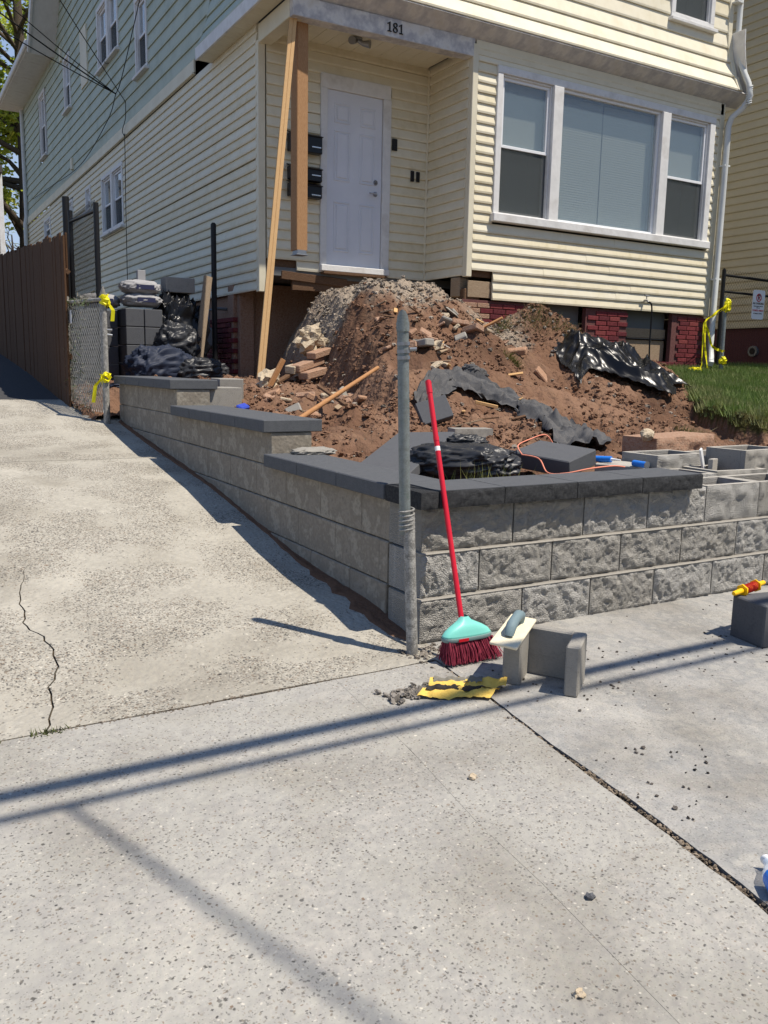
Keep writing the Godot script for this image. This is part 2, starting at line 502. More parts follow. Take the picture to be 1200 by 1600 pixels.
	M.grass.roughness = 0.7
	M.grass.backlight_enabled = true
	M.grass.backlight = Color(0.5, 0.6, 0.2)
	M.roof = tmat(ramp_tex(256, 102, 0.05, [rgb(70, 66, 62), rgb(96, 92, 86)], 0.5), 0.8, 0.95, h_grit, 0.3)
	M.cable = mat(rgb(26, 26, 28), 0.6)
	M.gauge = mat(rgb(120, 124, 126), 0.5, 0.3)

# ---------------------------------------------------------------- ground levels
const GZ := [-6.0, -3.0, -0.0, 0.45, 0.98, 1.43, 2.71, 4.3, 5.28, 5.53, 9.0, 14.0, 22.0, 60.0]
const GY := [-0.08, -0.04, 0.0, 0.067, 0.10, 0.148, 0.339, 0.504, 0.612, 0.655, 1.05, 1.5, 1.8, 1.8]
func pl(x: float, xs: Array, ys: Array) -> float:
	if x <= xs[0]: return ys[0]
	for k in xs.size() - 1:
		if x <= xs[k + 1]:
			return lerpf(ys[k], ys[k + 1], (x - xs[k]) / (xs[k + 1] - xs[k]))
	return ys[-1]
func gy(z: float) -> float:
	return pl(-z, GZ, GY)
func smax(a: float, b: float, k: float) -> float:
	var h := clampf(0.5 + 0.5 * (a - b) / k, 0.0, 1.0)
	return lerpf(b, a, h) + k * h * (1.0 - h)
func lawn_y(z: float) -> float:
	return 0.60 + 0.114 * (-z)
func lawn_sd(x: float, z: float) -> float:
	var xe := pl(-z, [1.7, 2.1, 2.9, 4.0, 4.6, 5.87], [4.8, 4.75, 5.25, 6.1, 6.5, 6.9])
	return minf(x - xe, -1.8 - z) + fine_noise.get_noise_2d(x * 40.0, z * 40.0) * 0.10
# height of the dug-up yard; grey is how much broken-up step rubble lies there
func yard(x: float, z: float) -> Array:
	var d := pl(-z, [0.3, 1.0, 2.0, 3.0, 4.0, 5.0, 6.0, 9.0], [0.50, 0.55, 0.66, 0.80, 0.92, 1.02, 1.05, 1.12])
	var sd := lawn_sd(x, z)
	var lawn := lawn_y(z)
	if sd < 0.0: d = minf(d, lawn - 0.24 + 0.06 * clampf(-sd - 0.5, 0.0, 1.0))
	var x_in := x
	var z_in := z
	x += 0.22 * dirt_noise.get_noise_2d(x_in * 22.0 + 70.0, z_in * 22.0) + 0.10 * fine_noise.get_noise_2d(x_in * 60.0, z_in * 60.0)
	z += 0.22 * dirt_noise.get_noise_2d(x_in * 22.0, z_in * 22.0 + 70.0) + 0.10 * fine_noise.get_noise_2d(x_in * 60.0 + 33.0, z_in * 60.0)
	# heap left from the front steps
	var e := maxf(0.0, z + 5.35)
	var m := 2.16 - 0.56 * e
	m -= 1.1 * smax(0.0, x - 3.75 - 0.08 * e, 0.5) + 3.2 * smax(0.0, 2.60 - 0.46 * e - x, 0.35)
	m -= 0.5 * maxf(0.0, -6.5 - z)
	var grey := clampf((m - d) * 3.0, 0, 1) * clampf((-4.72 - z + 0.25 * (x - 3.0) + 0.6 * dirt_noise.get_noise_2d(x_in * 55.0 + 11.0, z_in * 55.0)) * 2.2, 0, 1)
	m = minf(m, 2.14)
	d = smax(d, m, 0.16)
	# heap of red soil before the bay
	var q := Vector2((x - 4.85) / 1.15, (z + 5.0) / 1.0).length()
	var q2 := Vector2((x - 5.75) / 1.25, (z + 4.55) / 0.95).length()
	d = smax(d, 1.95 - 0.60 * q, 0.2)
	d = smax(d, 1.55 - 0.55 * q2, 0.2)
	x = x_in
	z = z_in
	# loose soil between the walls
	d = smax(d, 0.93 - 0.8 * Vector2(x - 1.25, (z + 3.0) * 0.8).length(), 0.12)
	d = smax(d, 0.80 - 0.7 * Vector2((x - 2.3) * 0.7, z + 2.1).length(), 0.12)
	if x < 2.3 and z < -5.6: d = minf(d, lerpf(d, 1.0, clampf((-5.6 - z) * 3.0, 0, 1)))
	var rough := 1.0
	if x < 0.42 and z > -5.6:
		var top := 0.54 if z > -1.72 else (0.74 if z > -3.6 else 0.95)
		d = minf(d, top)
	if sd > 0.0:
		d = lerpf(d, lawn, smoothstep(0.0, 0.09, sd))
		rough = 1.0 - 0.75 * smoothstep(0.0, 0.15, sd)
	if x < 0.0: d = lerpf(d, gy(z) + 0.02, clampf(-x / 0.25, 0, 1))
	if x < 0.5 and z < -5.4: d = lerpf(gy(z) + 0.03, d, maxf(smoothstep(5.5, 6.1, -z), smoothstep(0.36, 0.5, x)))
	var nn := dirt_noise.get_noise_2d(x * 60.0, z * 60.0)
	var n2 := absf(fine_noise.get_noise_2d(x * 160.0, z * 160.0))
	var n3 := fine_noise.get_noise_2d(x * 420.0 + 90.0, z * 420.0)
	var n4 := clod_noise.get_noise_2d(x * 100.0, z * 100.0)
	d += rough * (nn * 0.09 + n2 * 0.07 + n3 * 0.024 - n4 * 0.055 - 0.05)
	return [d, grey, sd, nn]
func yh(x: float, z: float) -> float:
	return yard(x, z)[0]

# a paving slab laid between two edges that run along z
func slab(zs: Array, fl: Callable, fr: Callable, nx: int, metres: float, drop := 0.07) -> ArrayMesh:
	var m := MB.new()
	var g := []
	var uv := []
	for z in zs:
		var row := []
		var urow := []
		var a: float = fl.call(z)
		var b: float = fr.call(z)
		for i in nx + 1:
			var x := lerpf(a, b, float(i) / nx)
			var y := gy(z) + fine_noise.get_noise_2d(x * 12.0, z * 12.0) * 0.006
			var zz: float = z
			if absf(z - 0.22) < 0.02: zz += fine_noise.get_noise_2d(x * 500.0, signf(z - 0.22) * 50.0) * 0.012
			row.append(Vector3(x, y, zz))
			urow.append(Vector2(x, zz) / metres)
		g.append(row); uv.append(urow)
	m.grid(g, uv)
	for j in zs.size() - 1:
		var a0: Vector3 = g[j][0]; var a1: Vector3 = g[j + 1][0]
		var b0: Vector3 = g[j][nx]; var b1: Vector3 = g[j + 1][nx]
		var dn := Vector3(0, -drop, 0)
		m.quad(a0, a1, a1 + dn, a0 + dn)
		m.quad(b1, b0, b0 + dn, b1 + dn)
	for i in nx:
		var dn := Vector3(0, -drop, 0)
		var a0: Vector3 = g[0][i]; var a1: Vector3 = g[0][i + 1]
		m.quad(a0 + dn, a1 + dn, a1, a0)
		a0 = g[-1][i]; a1 = g[-1][i + 1]
		m.quad(a1 + dn, a0 + dn, a0, a1)
	return m.mesh()

func zrange(z0: float, z1: float, step: float) -> Array:
	var n := int(ceil(absf(z1 - z0) / step))
	var out := []
	for k in n + 1: out.append(lerpf(z0, z1, float(k) / n))
	return out

const CRZ := [-1.9, -1.685, -1.487, -1.206, -0.984, -0.692, -0.608, -0.41, -0.261, -0.121, -0.066, 0.179, 0.309]
const CRX := [-1.25, -1.29, -1.402, -1.464, -1.487, -1.513, -1.466, -1.452, -1.453, -1.524, -1.516, -1.562, -1.587]
func crack_x(z: float) -> float:
	return pl(z, CRZ, CRX) + fine_noise.get_noise_1d(z * 900.0) * 0.02
func walk_crack_x(z: float) -> float:
	return pl(z, [0.2, 0.68, 1.03, 1.49, 1.85, 1.97, 2.6, 5.0], [-0.05, -0.098, -0.150, -0.198, -0.250, -0.275, -0.36, -0.68]) + fine_noise.get_noise_1d(z * 900.0) * 0.007
func joint_x(z: float) -> float:
	return pl(z, [0.2, 0.866, 1.342, 1.62, 2.085, 5.0], [-0.52, -0.583, -0.657, -0.68, -0.742, -1.1])

func build_ground() -> void:
	# base sheet out to the horizon
	var m := MB.new()
	var g := []
	var zs := [300.0, 40.0, 6.0, 3.0, 1.0, 0.0, -0.45, -0.98, -1.43, -2.71, -4.3, -5.28, -5.53, -9.0, -14.0, -22.0, -60.0, -300.0]
	for z in zs:
		g.append([Vector3(300, gy(z) - 0.09, z), Vector3(0, gy(z) - 0.06, z), Vector3(-300, gy(z) - 0.09, z)])
	for row in g: row.reverse()
	m.grid(g)
	var soil := tmat(ramp_tex(256, 110, 0.04, [rgb(84, 74, 62), rgb(110, 98, 82), rgb(96, 86, 74)], 0.5), 0.6, 0.97)
	setting("ground", m.mesh(), soil)
	# driveway in two slabs either side of its crack, plus the next pour up the slope
	var jz := 0.215
	setting("driveway_slab", slab(zrange(jz, -3.8, 0.05), func(_z): return -4.2, func(z): return crack_x(z) - 0.003 * smoothstep(-1.9, -1.0, z), 14, 4.0), M.drive)
	setting("driveway_slab", slab(zrange(jz, -3.8, 0.05), func(z): return crack_x(z) + 0.004 * smoothstep(-1.9, -0.6, z), func(_z): return 0.03, 14, 4.0), M.drive)
	setting("driveway_slab", slab(zrange(-3.81, -6.75, 0.2), func(_z): return -4.2, func(_z): return 0.03, 10, 4.0), M.drive)
	setting("driveway_asphalt", slab(zrange(-6.76, -30.0, 0.5), func(_z): return -4.2, func(_z): return -0.25, 8, 4.0), M.asphalt)
	# sidewalk
	setting("sidewalk_slab", slab(zrange(5.0, jz + 0.012, 0.1), func(_z): return -6.0, func(z): return joint_x(z) - 0.0005, 16, 4.0), M.walk)
	setting("sidewalk_slab", slab(zrange(5.0, jz + 0.012, 0.05), func(z): return joint_x(z) + 0.0005, func(z): return walk_crack_x(z) - 0.005 - 0.020 * smoothstep(0.6, 1.7, z), 6, 4.0), M.walk)
	setting("sidewalk_slab", slab(zrange(5.0, -0.05, 0.05), func(z): return walk_crack_x(z) + 0.004, func(_z): return 9.0, 24, 3.0), M.walk2)
	# soil and litter lying in the open joints
	var fill := MB.new()
	var fg := []
	for k in 260:
		var z := 0.24 + k * 0.018
		var row := []
		for i in 5:
			var x := walk_crack_x(z) + lerpf(-0.034, 0.008, i / 4.0)
			fill.tint = Color(0.11, 0.088, 0.064)
			row.append(Vector3(x, gy(z) - 0.014 + 0.012 * fine_noise.get_noise_2d(x * 1500.0, z * 1500.0) - 0.006 * (i / 4.0), z))
		row.reverse()
		fg.append(row)
	fill.grid(fg)
	setting("joint_soil", fill.mesh(), M.clod)
	var fill2 := MB.new()
	fill2.tint = Color(0.13, 0.11, 0.085)
	var fg2 := []
	for k in 120:
		var z := 0.235 - k * 0.018
		fg2.append([Vector3(crack_x(z) - 0.012, gy(z) - 0.012, z), Vector3(crack_x(z) + 0.012, gy(z) - 0.012, z)])
	fill2.grid(fg2)
	setting("crack_soil", fill2.mesh(), M.clod)
	var fill3 := MB.new()
	fill3.tint = Color(0.13, 0.11, 0.085)
	var fg3 := []
	for k in 5:
		var row := []
		for i in 150:
			var x := -4.1 + i * 0.0275
			row.append(Vector3(x, gy(0.22) - 0.008 + 0.008 * fine_noise.get_noise_2d(x * 1200.0, k * 70.0), 0.245 - k * 0.013))
		fg3.append(row)
	fill3.grid(fg3)
	setting("joint_soil", fill3.mesh(), M.clod)
	var rd := MB.new()
	rd.cbox(Vector3(0, -0.25, 10), Vector3(80, 0.04, 9.6), 0.0)
	setting("road", rd.mesh(), M.asphalt)
	var kb := MB.new()
	kb.cbox(Vector3(0, -0.2, 5.09), Vector3(80, 0.26, 0.15), 0.02)
	setting("kerb", kb.mesh(), M.greyblock)
	# yard soil and lawn
	var st := 0.030
	var nx := int(10.9 / st)
	var nz := int(9.9 / st)
	var dm := MB.new()
	var id := PackedInt32Array()
	id.resize((nx + 1) * (nz + 1))
	for j in nz + 1:
		for i in nx + 1:
			var x := -0.34 + i * st
			var z := -0.12 - j * st
			if (x < 0.12 and z > -5.48) or (x > 2.25 and z < -7.5) or x < -0.3:
				id[j * (nx + 1) + i] = -1
				continue
			var r := yard(x, z)
			var c0 := Color(0.200, 0.122, 0.084)
			var c1 := Color(0.275, 0.180, 0.128)
			var c2 := Color(0.120, 0.074, 0.053)
			var col := c0.lerp(c1, clampf(r[3] * 1.4 + 0.4, 0, 1))
			var pn := dirt_noise.get_noise_2d(x * 25.0 + 400.0, z * 25.0)
			col = col.lerp(c2, clampf(pn * 2.2, 0, 1))
			col = col.lerp(Color(0.40, 0.36, 0.30), clampf(r[1] + pn * 0.5 * r[1], 0, 1) * 0.9)
			if r[2] > 0.02: col = Color(0.07, 0.065, 0.025)
			dm.tint = col
			var ex := 0.02
			id[j * (nx + 1) + i] = dm.vert(Vector3(x, r[0], z), Vector3(yh_fast(x - ex, z) - yh_fast(x + ex, z), 2 * ex, yh_fast(x, z - ex) - yh_fast(x, z + ex)).normalized())
	for j in nz:
		for i in nx:
			var a := id[j * (nx + 1) + i]
			var b := id[j * (nx + 1) + i + 1]
			var c := id[(j + 1) * (nx + 1) + i + 1]
			var d := id[(j + 1) * (nx + 1) + i]
			if a < 0 or b < 0 or c < 0 or d < 0: continue
			dm.ix.append_array(PackedInt32Array([a, c, b, a, d, c]))
	# normals from the mesh itself
	var nsum := PackedVector3Array()
	nsum.resize(dm.v.size())
	for k in range(0, dm.ix.size(), 3):
		var nn := (dm.v[dm.ix[k + 2]] - dm.v[dm.ix[k]]).cross(dm.v[dm.ix[k + 1]] - dm.v[dm.ix[k]])
		for t in 3: nsum[dm.ix[k + t]] += nn
	for k in nsum.size(): dm.n[k] = nsum[k].normalized() if nsum[k].length() > 0 else Vector3.UP
	setting("yard_soil", dm.mesh(), M.dirt)
func yh_fast(_x: float, _z: float) -> float:
	return 0.0

# ---------------------------------------------------------------- retaining wall
func rock_block(len_: float, hgt: float, dep: float, amp: float, seed_: int, nx := 30, ny := 14) -> ArrayMesh:
	var m := MB.new()
	var f := noise(seed_, 7.0, 5)
	f.fractal_gain = 0.62
	var f2 := noise(seed_ + 50, 34.0, 2, FastNoiseLite.TYPE_CELLULAR)
	f2.cellular_return_type = FastNoiseLite.RETURN_CELL_VALUE
	var g := []
	for j in ny + 1:
		var row := []
		for i in nx + 1:
			var x := len_ * i / nx
			var y := hgt * j / ny
			var ed := minf(minf(x, len_ - x) / 0.02, minf(y, hgt - y) / 0.014)
			var k := clampf(ed, 0, 1)
			var dz := amp * (0.35 + 1.0 * f.get_noise_2d(x + seed_, y) + 0.22 * f2.get_noise_2d(x, y + seed_)) * k
			var jx := 0.0
			var jy := 0.0
			if i > 0 and i < nx and j > 0 and j < ny:
				jx = f.get_noise_2d(x * 3.0 + 9.0, y * 3.0) * len_ / nx * 0.8
				jy = f.get_noise_2d(x * 3.0, y * 3.0 + 9.0) * hgt / ny * 0.8
			row.append(Vector3(x + jx, y + jy, dz))
		g.append(row)
	m.grid(g)
	var a := Vector3(0, 0, 0); var b := Vector3(len_, 0, 0); var c := Vector3(len_, hgt, 0); var d := Vector3(0, hgt, 0)
	var k := Vector3(0, 0, -dep)
	m.quad(d, c, c + k, d + k); m.quad(a + k, b + k, b, a)
	m.quad(b, b + k, c + k, c); m.quad(a + k, a, d, d + k); m.quad(b + k, a + k, d + k, c + k)
	return m.mesh()

# hollow block: split front face, two thin webs, open core
func hollow_block(rock: bool, seed_: int) -> ArrayMesh:
	var m := MB.new()
	var L := 0.44; var H := 0.196; var D := 0.29; var t := 0.036
	if rock:
		var f := noise(seed_, 9.0, 4)
		var g := []
		for j in 11:
			var row := []
			for i in 23:
				var x := L * i / 22.0
				var y := H * j / 10.0
				var k := clampf(minf(minf(x, L - x) / 0.02, minf(y, H - y) / 0.014), 0, 1)
				row.append(Vector3(x, y, 0.014 * (0.4 + f.get_noise_2d(x, y) * 1.6) * k))
			g.append(row)
		m.grid(g)
	m.cbox(Vector3(L / 2, H / 2, -t / 2 - 0.001), Vector3(L, H, t), 0.003)
	m.cbox(Vector3(t / 2, H / 2, -D / 2), Vector3(t, H - 0.001, D - 2 * t), 0.0)
	m.cbox(Vector3(L - t / 2, H / 2, -D / 2), Vector3(t, H - 0.001, D - 2 * t), 0.0)
	m.cbox(Vector3(L / 2, H / 2, -D + t / 2), Vector3(L, H, t), 0.003)
	return m.mesh()

func hollow_top() -> ArrayMesh:
	var m := MB.new()
	bars(m, 0.001, 0.001, 0.439, 0.289, 0.034, 0.0, 0.0015, 0.0)
	return m.mesh()

func build_wall() -> void:
	var w := thing("retaining_wall", "unfinished grey split-face block retaining wall with charcoal caps stepping up along the driveway", "retaining wall", Vector3(0, 0, 0))
	var rocks := []
	for k in 7: rocks.append(rock_block(0.445, 0.193, 0.27, 0.021, 100 + k * 13, 56, 26))
	var joints := [[0.0, 0.559, 0.989, 1.435, 1.887, 2.33, 2.78, 3.22], [0.0, 0.318, 0.749, 1.202, 1.647, 2.092, 2.54, 2.98], [0.0, 0.524, 0.962, 1.405, 1.846]]
	var r := RandomNumberGenerator.new()
	r.seed = 4
	# smooth bevelled lip along the top of each course
	var lm := MB.new()
	lm.prism(PackedVector2Array([Vector2(-0.06, 0.191), Vector2(0.006, 0.191), Vector2(0.007, 0.1935), Vector2(0.0, 0.1985), Vector2(-0.06, 0.1985)]), Vector3(-0.003, 0, 0), Vector3(0, 0, 1), Vector3.UP, Vector3(0.451, 0, 0))
	var lip_m := lm.mesh()
	var face := [0.022, 0.0, -0.024]
	for c in 3:
		var jl: Array = joints[c]
		for k in jl.size() - 1:
			var x0: float = jl[k] + (0.012 * c - 0.012 if k == 0 else 0.0)
			var x1: float = jl[k + 1]
			var sc := (x1 - x0 - 0.008) / 0.445
			var xf := Transform3D(Basis.from_scale(Vector3(sc, 1, 1)), Vector3(x0 + 0.004, 0.2 * c + 0.001, face[c]))
			if sc < 0.5: xf.basis = Basis.from_scale(Vector3(sc, 1, 0.8))
			var wb := obj("wall_block", rocks[(c * 3 + k) % 7], M.block if r.randf() < 0.55 else M.block2, w, xf)
			if c < 2: obj("top_lip", lip_m, M.ledge, wb, Transform3D(), true)
	# two open-core blocks end the top course where the caps stop
	for k in 3:
		var hbk := obj("wall_block", hollow_block(true, 60 + k), M.block if k != 1 else M.block2, w, P(1.850 + k * 0.445, 0.401, -0.024))
		obj("top_face", hollow_top(), M.blocktop, hbk, Transform3D(Basis(Vector3.RIGHT, -PI / 2), Vector3(0, 0.196, 0)), true)
	# side courses along the drive
	var side := MB.new()
	side.cbox(Vector3(0, 0.0985, 0), Vector3(0.27, 0.197, 0.455), 0.005)
	var side_m := side.mesh()
	var ends := [[-0.29, -2.6], [-0.29, -4.0], [-0.29, -5.5], [-1.71, -5.5], [-3.61, -5.5]]
	for c in 5:
		var z: float = ends[c][0]
		var off: float = [0.36, 0.08, 0.27, 0.43, 0.24][c]
		var k := 0
		while z > ends[c][1] + 0.02:
			var ln := 0.459 if k > 0 else off
			ln = minf(ln, z - ends[c][1])
			var xf := Transform3D(Basis.from_scale(Vector3(1, 1, (ln - 0.004) / 0.455)), Vector3(0.135 + 0.008 * minf(c, 3) + r.randf() * 0.004, 0.2 * c + 0.001, z - ln / 2))
			obj("wall_block", side_m, M.blockside, w, xf)
			z -= ln
			k += 1
	# caps: front run
	var caprocks := []
	for k in 3: caprocks.append(rock_block(0.435, 0.074, 0.30, 0.012, 300 + k * 7, 30, 7))
	var cj := [0.065, 0.42, 0.855, 1.29, 1.735]
	for k in 4:
		var xf := Transform3D(Basis.from_scale(Vector3((cj[k + 1] - cj[k] - 0.004) / 0.435, 1, 1)), Vector3(cj[k] + 0.002, 0.6, 0.038))
		var cp := obj("cap_stone", caprocks[k % 3], M.caprock, w, xf)
		var tp := MB.new()
		tp.cbox(Vector3(0.2175, 0.0755, -0.152), Vector3(0.433, 0.003, 0.294), 0.0)
		obj("cap_top", tp.mesh(), M.cap, cp, Transform3D(), true)
	# caps: side runs, smooth faced
	var run := func(z0: float, z1: float, y: float, n: int, x1: float) -> void:
		var ln := (z0 - z1) / n
		for k in n:
			obj("cap_stone", cb(Vector3(x1 + 0.03, 0.075, ln - 0.003), 0.005), M.cap, w, P((x1 - 0.03) / 2, y + 0.0375, z0 - ln * (k + 0.5)))
	obj("cap_stone", rock_block(0.088, 0.074, 0.30, 0.010, 377, 10, 7), M.caprock, w, P(-0.03, 0.6, 0.042))
	run.call(-0.275, -1.70, 0.6, 3, 0.30)
	run.call(-1.70, -3.60, 0.8, 4, 0.36)
	run.call(-3.60, -5.47, 1.0, 4, 0.36)

# ---------------------------------------------------------------- house
const ZB := -5.87
const ZD := -6.8
const XS := 2.02
const XR := 8.86
var board_cache := {}
func board(len_: float, h: float, ob := 0.0, ot := 0.0, t := 0.024) -> ArrayMesh:
	var key := "%.3f %.3f %.3f %.3f" % [len_, h, ob, ot]
	if board_cache.has(key): return board_cache[key]
	var m := MB.new()
	var bk := minf(ob, ot) - 0.012
	m.prism(PackedVector2Array([Vector2(0, bk), Vector2(h, bk), Vector2(h, ot + 0.002), Vector2(0.022, ob + t), Vector2(0.0, ob + t - 0.003)]), Vector3.ZERO, Vector3.UP, Vector3.BACK, Vector3(len_, 0, 0))
	board_cache[key] = m.mesh()
	return board_cache[key]

# frame on a wall: local x along the wall, y up, z outwards
func front_frame(x: float, y: float, z: float) -> Transform3D:
	return Transform3D(Basis(), Vector3(x, y, z))
func side_frame(x: float, y: float, z: float) -> Transform3D:
	return Transform3D(Basis(Vector3(0, 0, 1), Vector3(0, 1, 0), Vector3(-1, 0, 0)), Vector3(x, y, z))

# rows of lapped boards from u0 to u1; openings are [u0, v0, u1, v1]
func siding(parent: Node, m: Material, fr: Transform3D, u0: float, u1: float, v0: float, rows: int, h: float, openings := []) -> void:
	for k in rows:
		var va := v0 + k * h
		var vm := va + h * 0.5
		var spans := [[u0, u1]]
		for o in openings:
			if vm < o[1] or vm > o[3]: continue
			var nx := []
			for s in spans:
				if o[2] <= s[0] or o[0] >= s[1]: nx.append(s)
				else:
					if o[0] > s[0] + 0.01: nx.append([s[0], o[0]])
					if o[2] < s[1] - 0.01: nx.append([o[2], s[1]])
			spans = nx
		for s in spans:
			var mm: Material = m
			if m == M.cream and rng.randf() < 0.45: mm = M.cream2
			var wav := Transform3D(Basis(Vector3.BACK, rng.randfn() * 0.003 / (s[1] - s[0] + 0.5)), Vector3(s[0], va, 0))
			if s[1] - s[0] > 3.0 and s[1] - s[0] < 6.0 and rng.randf() < 0.6:
				# lapped joint between two lengths
				var cut: float = rng.randf_range(0.12, 0.8) * (s[1] - s[0])
				obj("siding_board", board(cut, h), mm, parent, fr * wav)
				obj("siding_board", board(s[1] - s[0] - cut + 0.02, h), mm, parent, fr * Transform3D(wav.basis, wav * Vector3(cut - 0.02, 0.001, 0.003)))
			else:
				obj("siding_board", board(s[1] - s[0], h), mm, parent, fr * wav)

func bars(m: MB, u0: float, v0: float, u1: float, v1: float, w: float, n0: float, n1: float, b := 0.004) -> void:
	var d := n1 - n0
	var nc := (n0 + n1) * 0.5
	m.cbox(Vector3((u0 + u1) / 2, v1 - w / 2, nc), Vector3(u1 - u0, w, d), b)
	m.cbox(Vector3((u0 + u1) / 2, v0 + w / 2, nc), Vector3(u1 - u0, w, d), b)
	m.cbox(Vector3(u0 + w / 2, (v0 + v1) / 2, nc), Vector3(w, v1 - v0 - 2 * w, d), b)
	m.cbox(Vector3(u1 - w / 2, (v0 + v1) / 2, nc), Vector3(w, v1 - v0 - 2 * w, d), b)

func pane_mesh(u0: float, v0: float, u1: float, v1: float, n: float, th := 0.004) -> ArrayMesh:
	var m := MB.new()
	m.cbox(Vector3((u0 + u1) / 2, (v0 + v1) / 2, n), Vector3(u1 - u0, v1 - v0, th), 0.0)
	return m.mesh()

func niche(u0: float, v0: float, u1: float, v1: float, n0: float, n1: float) -> ArrayMesh:
	var m := MB.new()
	var t := 0.02
	m.cbox(Vector3((u0 + u1) / 2, (v0 + v1) / 2, n0 - t / 2), Vector3(u1 - u0 + 2 * t, v1 - v0 + 2 * t, t), 0.0)
	m.cbox(Vector3((u0 + u1) / 2, v1 + t / 2, (n0 + n1) / 2), Vector3(u1 - u0 + 2 * t, t, n1 - n0), 0.0)
	m.cbox(Vector3((u0 + u1) / 2, v0 - t / 2, (n0 + n1) / 2), Vector3(u1 - u0 + 2 * t, t, n1 - n0), 0.0)
	m.cbox(Vector3(u0 - t / 2, (v0 + v1) / 2, (n0 + n1) / 2), Vector3(t, v1 - v0, n1 - n0), 0.0)
	m.cbox(Vector3(u1 + t / 2, (v0 + v1) / 2, (n0 + n1) / 2), Vector3(t, v1 - v0, n1 - n0), 0.0)
	return m.mesh()

# double-hung window with casing; opening u0..v1 is the outside of the casing
func hung_window(parent: Node, fr: Transform3D, u0: float, v0: float, u1: float, v1: float, cw: float, blind := 0.5, sill := true, screen := true, cmat: Material = null) -> void:
	var m := MB.new()
	if cw > 0.0: bars(m, u0, v0, u1, v1, cw, -0.03, 0.035)
	if sill: m.cbox(Vector3((u0 + u1) / 2, v0 - 0.012, 0.03), Vector3(u1 - u0 + 0.06, 0.045, 0.12), 0.006)
	var a := u0 + cw; var b := u1 - cw; var c := v0 + cw; var d := v1 - cw
	bars(m, a, c, b, d, 0.022, -0.10, 0.012, 0.003)
	var win := obj("window", m.mesh(), cmat if cmat else M.trim, parent, fr)
	a += 0.022; b -= 0.022; c += 0.022; d -= 0.022
	var mid := (c + d) / 2
	var up := MB.new()
	bars(up, a, mid - 0.02, b, d, 0.035, -0.045, -0.012, 0.003)
	obj("sash", up.mesh(), M.vinyl, win, Transform3D(), true)
	var lo := MB.new()
	bars(lo, a, c, b, mid + 0.02, 0.035, -0.085, -0.05, 0.003)
	obj("sash", lo.mesh(), M.vinyl, win, Transform3D(), true)
	obj("pane", pane_mesh(a + 0.03, mid + 0.01, b - 0.03, d - 0.03, -0.03), M.glass, win, Transform3D(), true)
	obj("pane", pane_mesh(a + 0.03, c + 0.03, b - 0.03, mid - 0.01, -0.068), M.glass, win, Transform3D(), true)
	if screen: obj("insect_screen", pane_mesh(a + 0.004, c + 0.004, b - 0.004, mid - 0.02, -0.03, 0.002), M.screen, win, Transform3D(), true)
	if blind > 0.0: obj("blind", pane_mesh(a, d - (d - c) * blind, b, d, -0.13, 0.006), M.blind, win, Transform3D(), true)
	obj("room_behind", niche(a - 0.02, c - 0.02, b + 0.02, d + 0.02, -0.42, -0.101), M.room, win, Transform3D(), true)

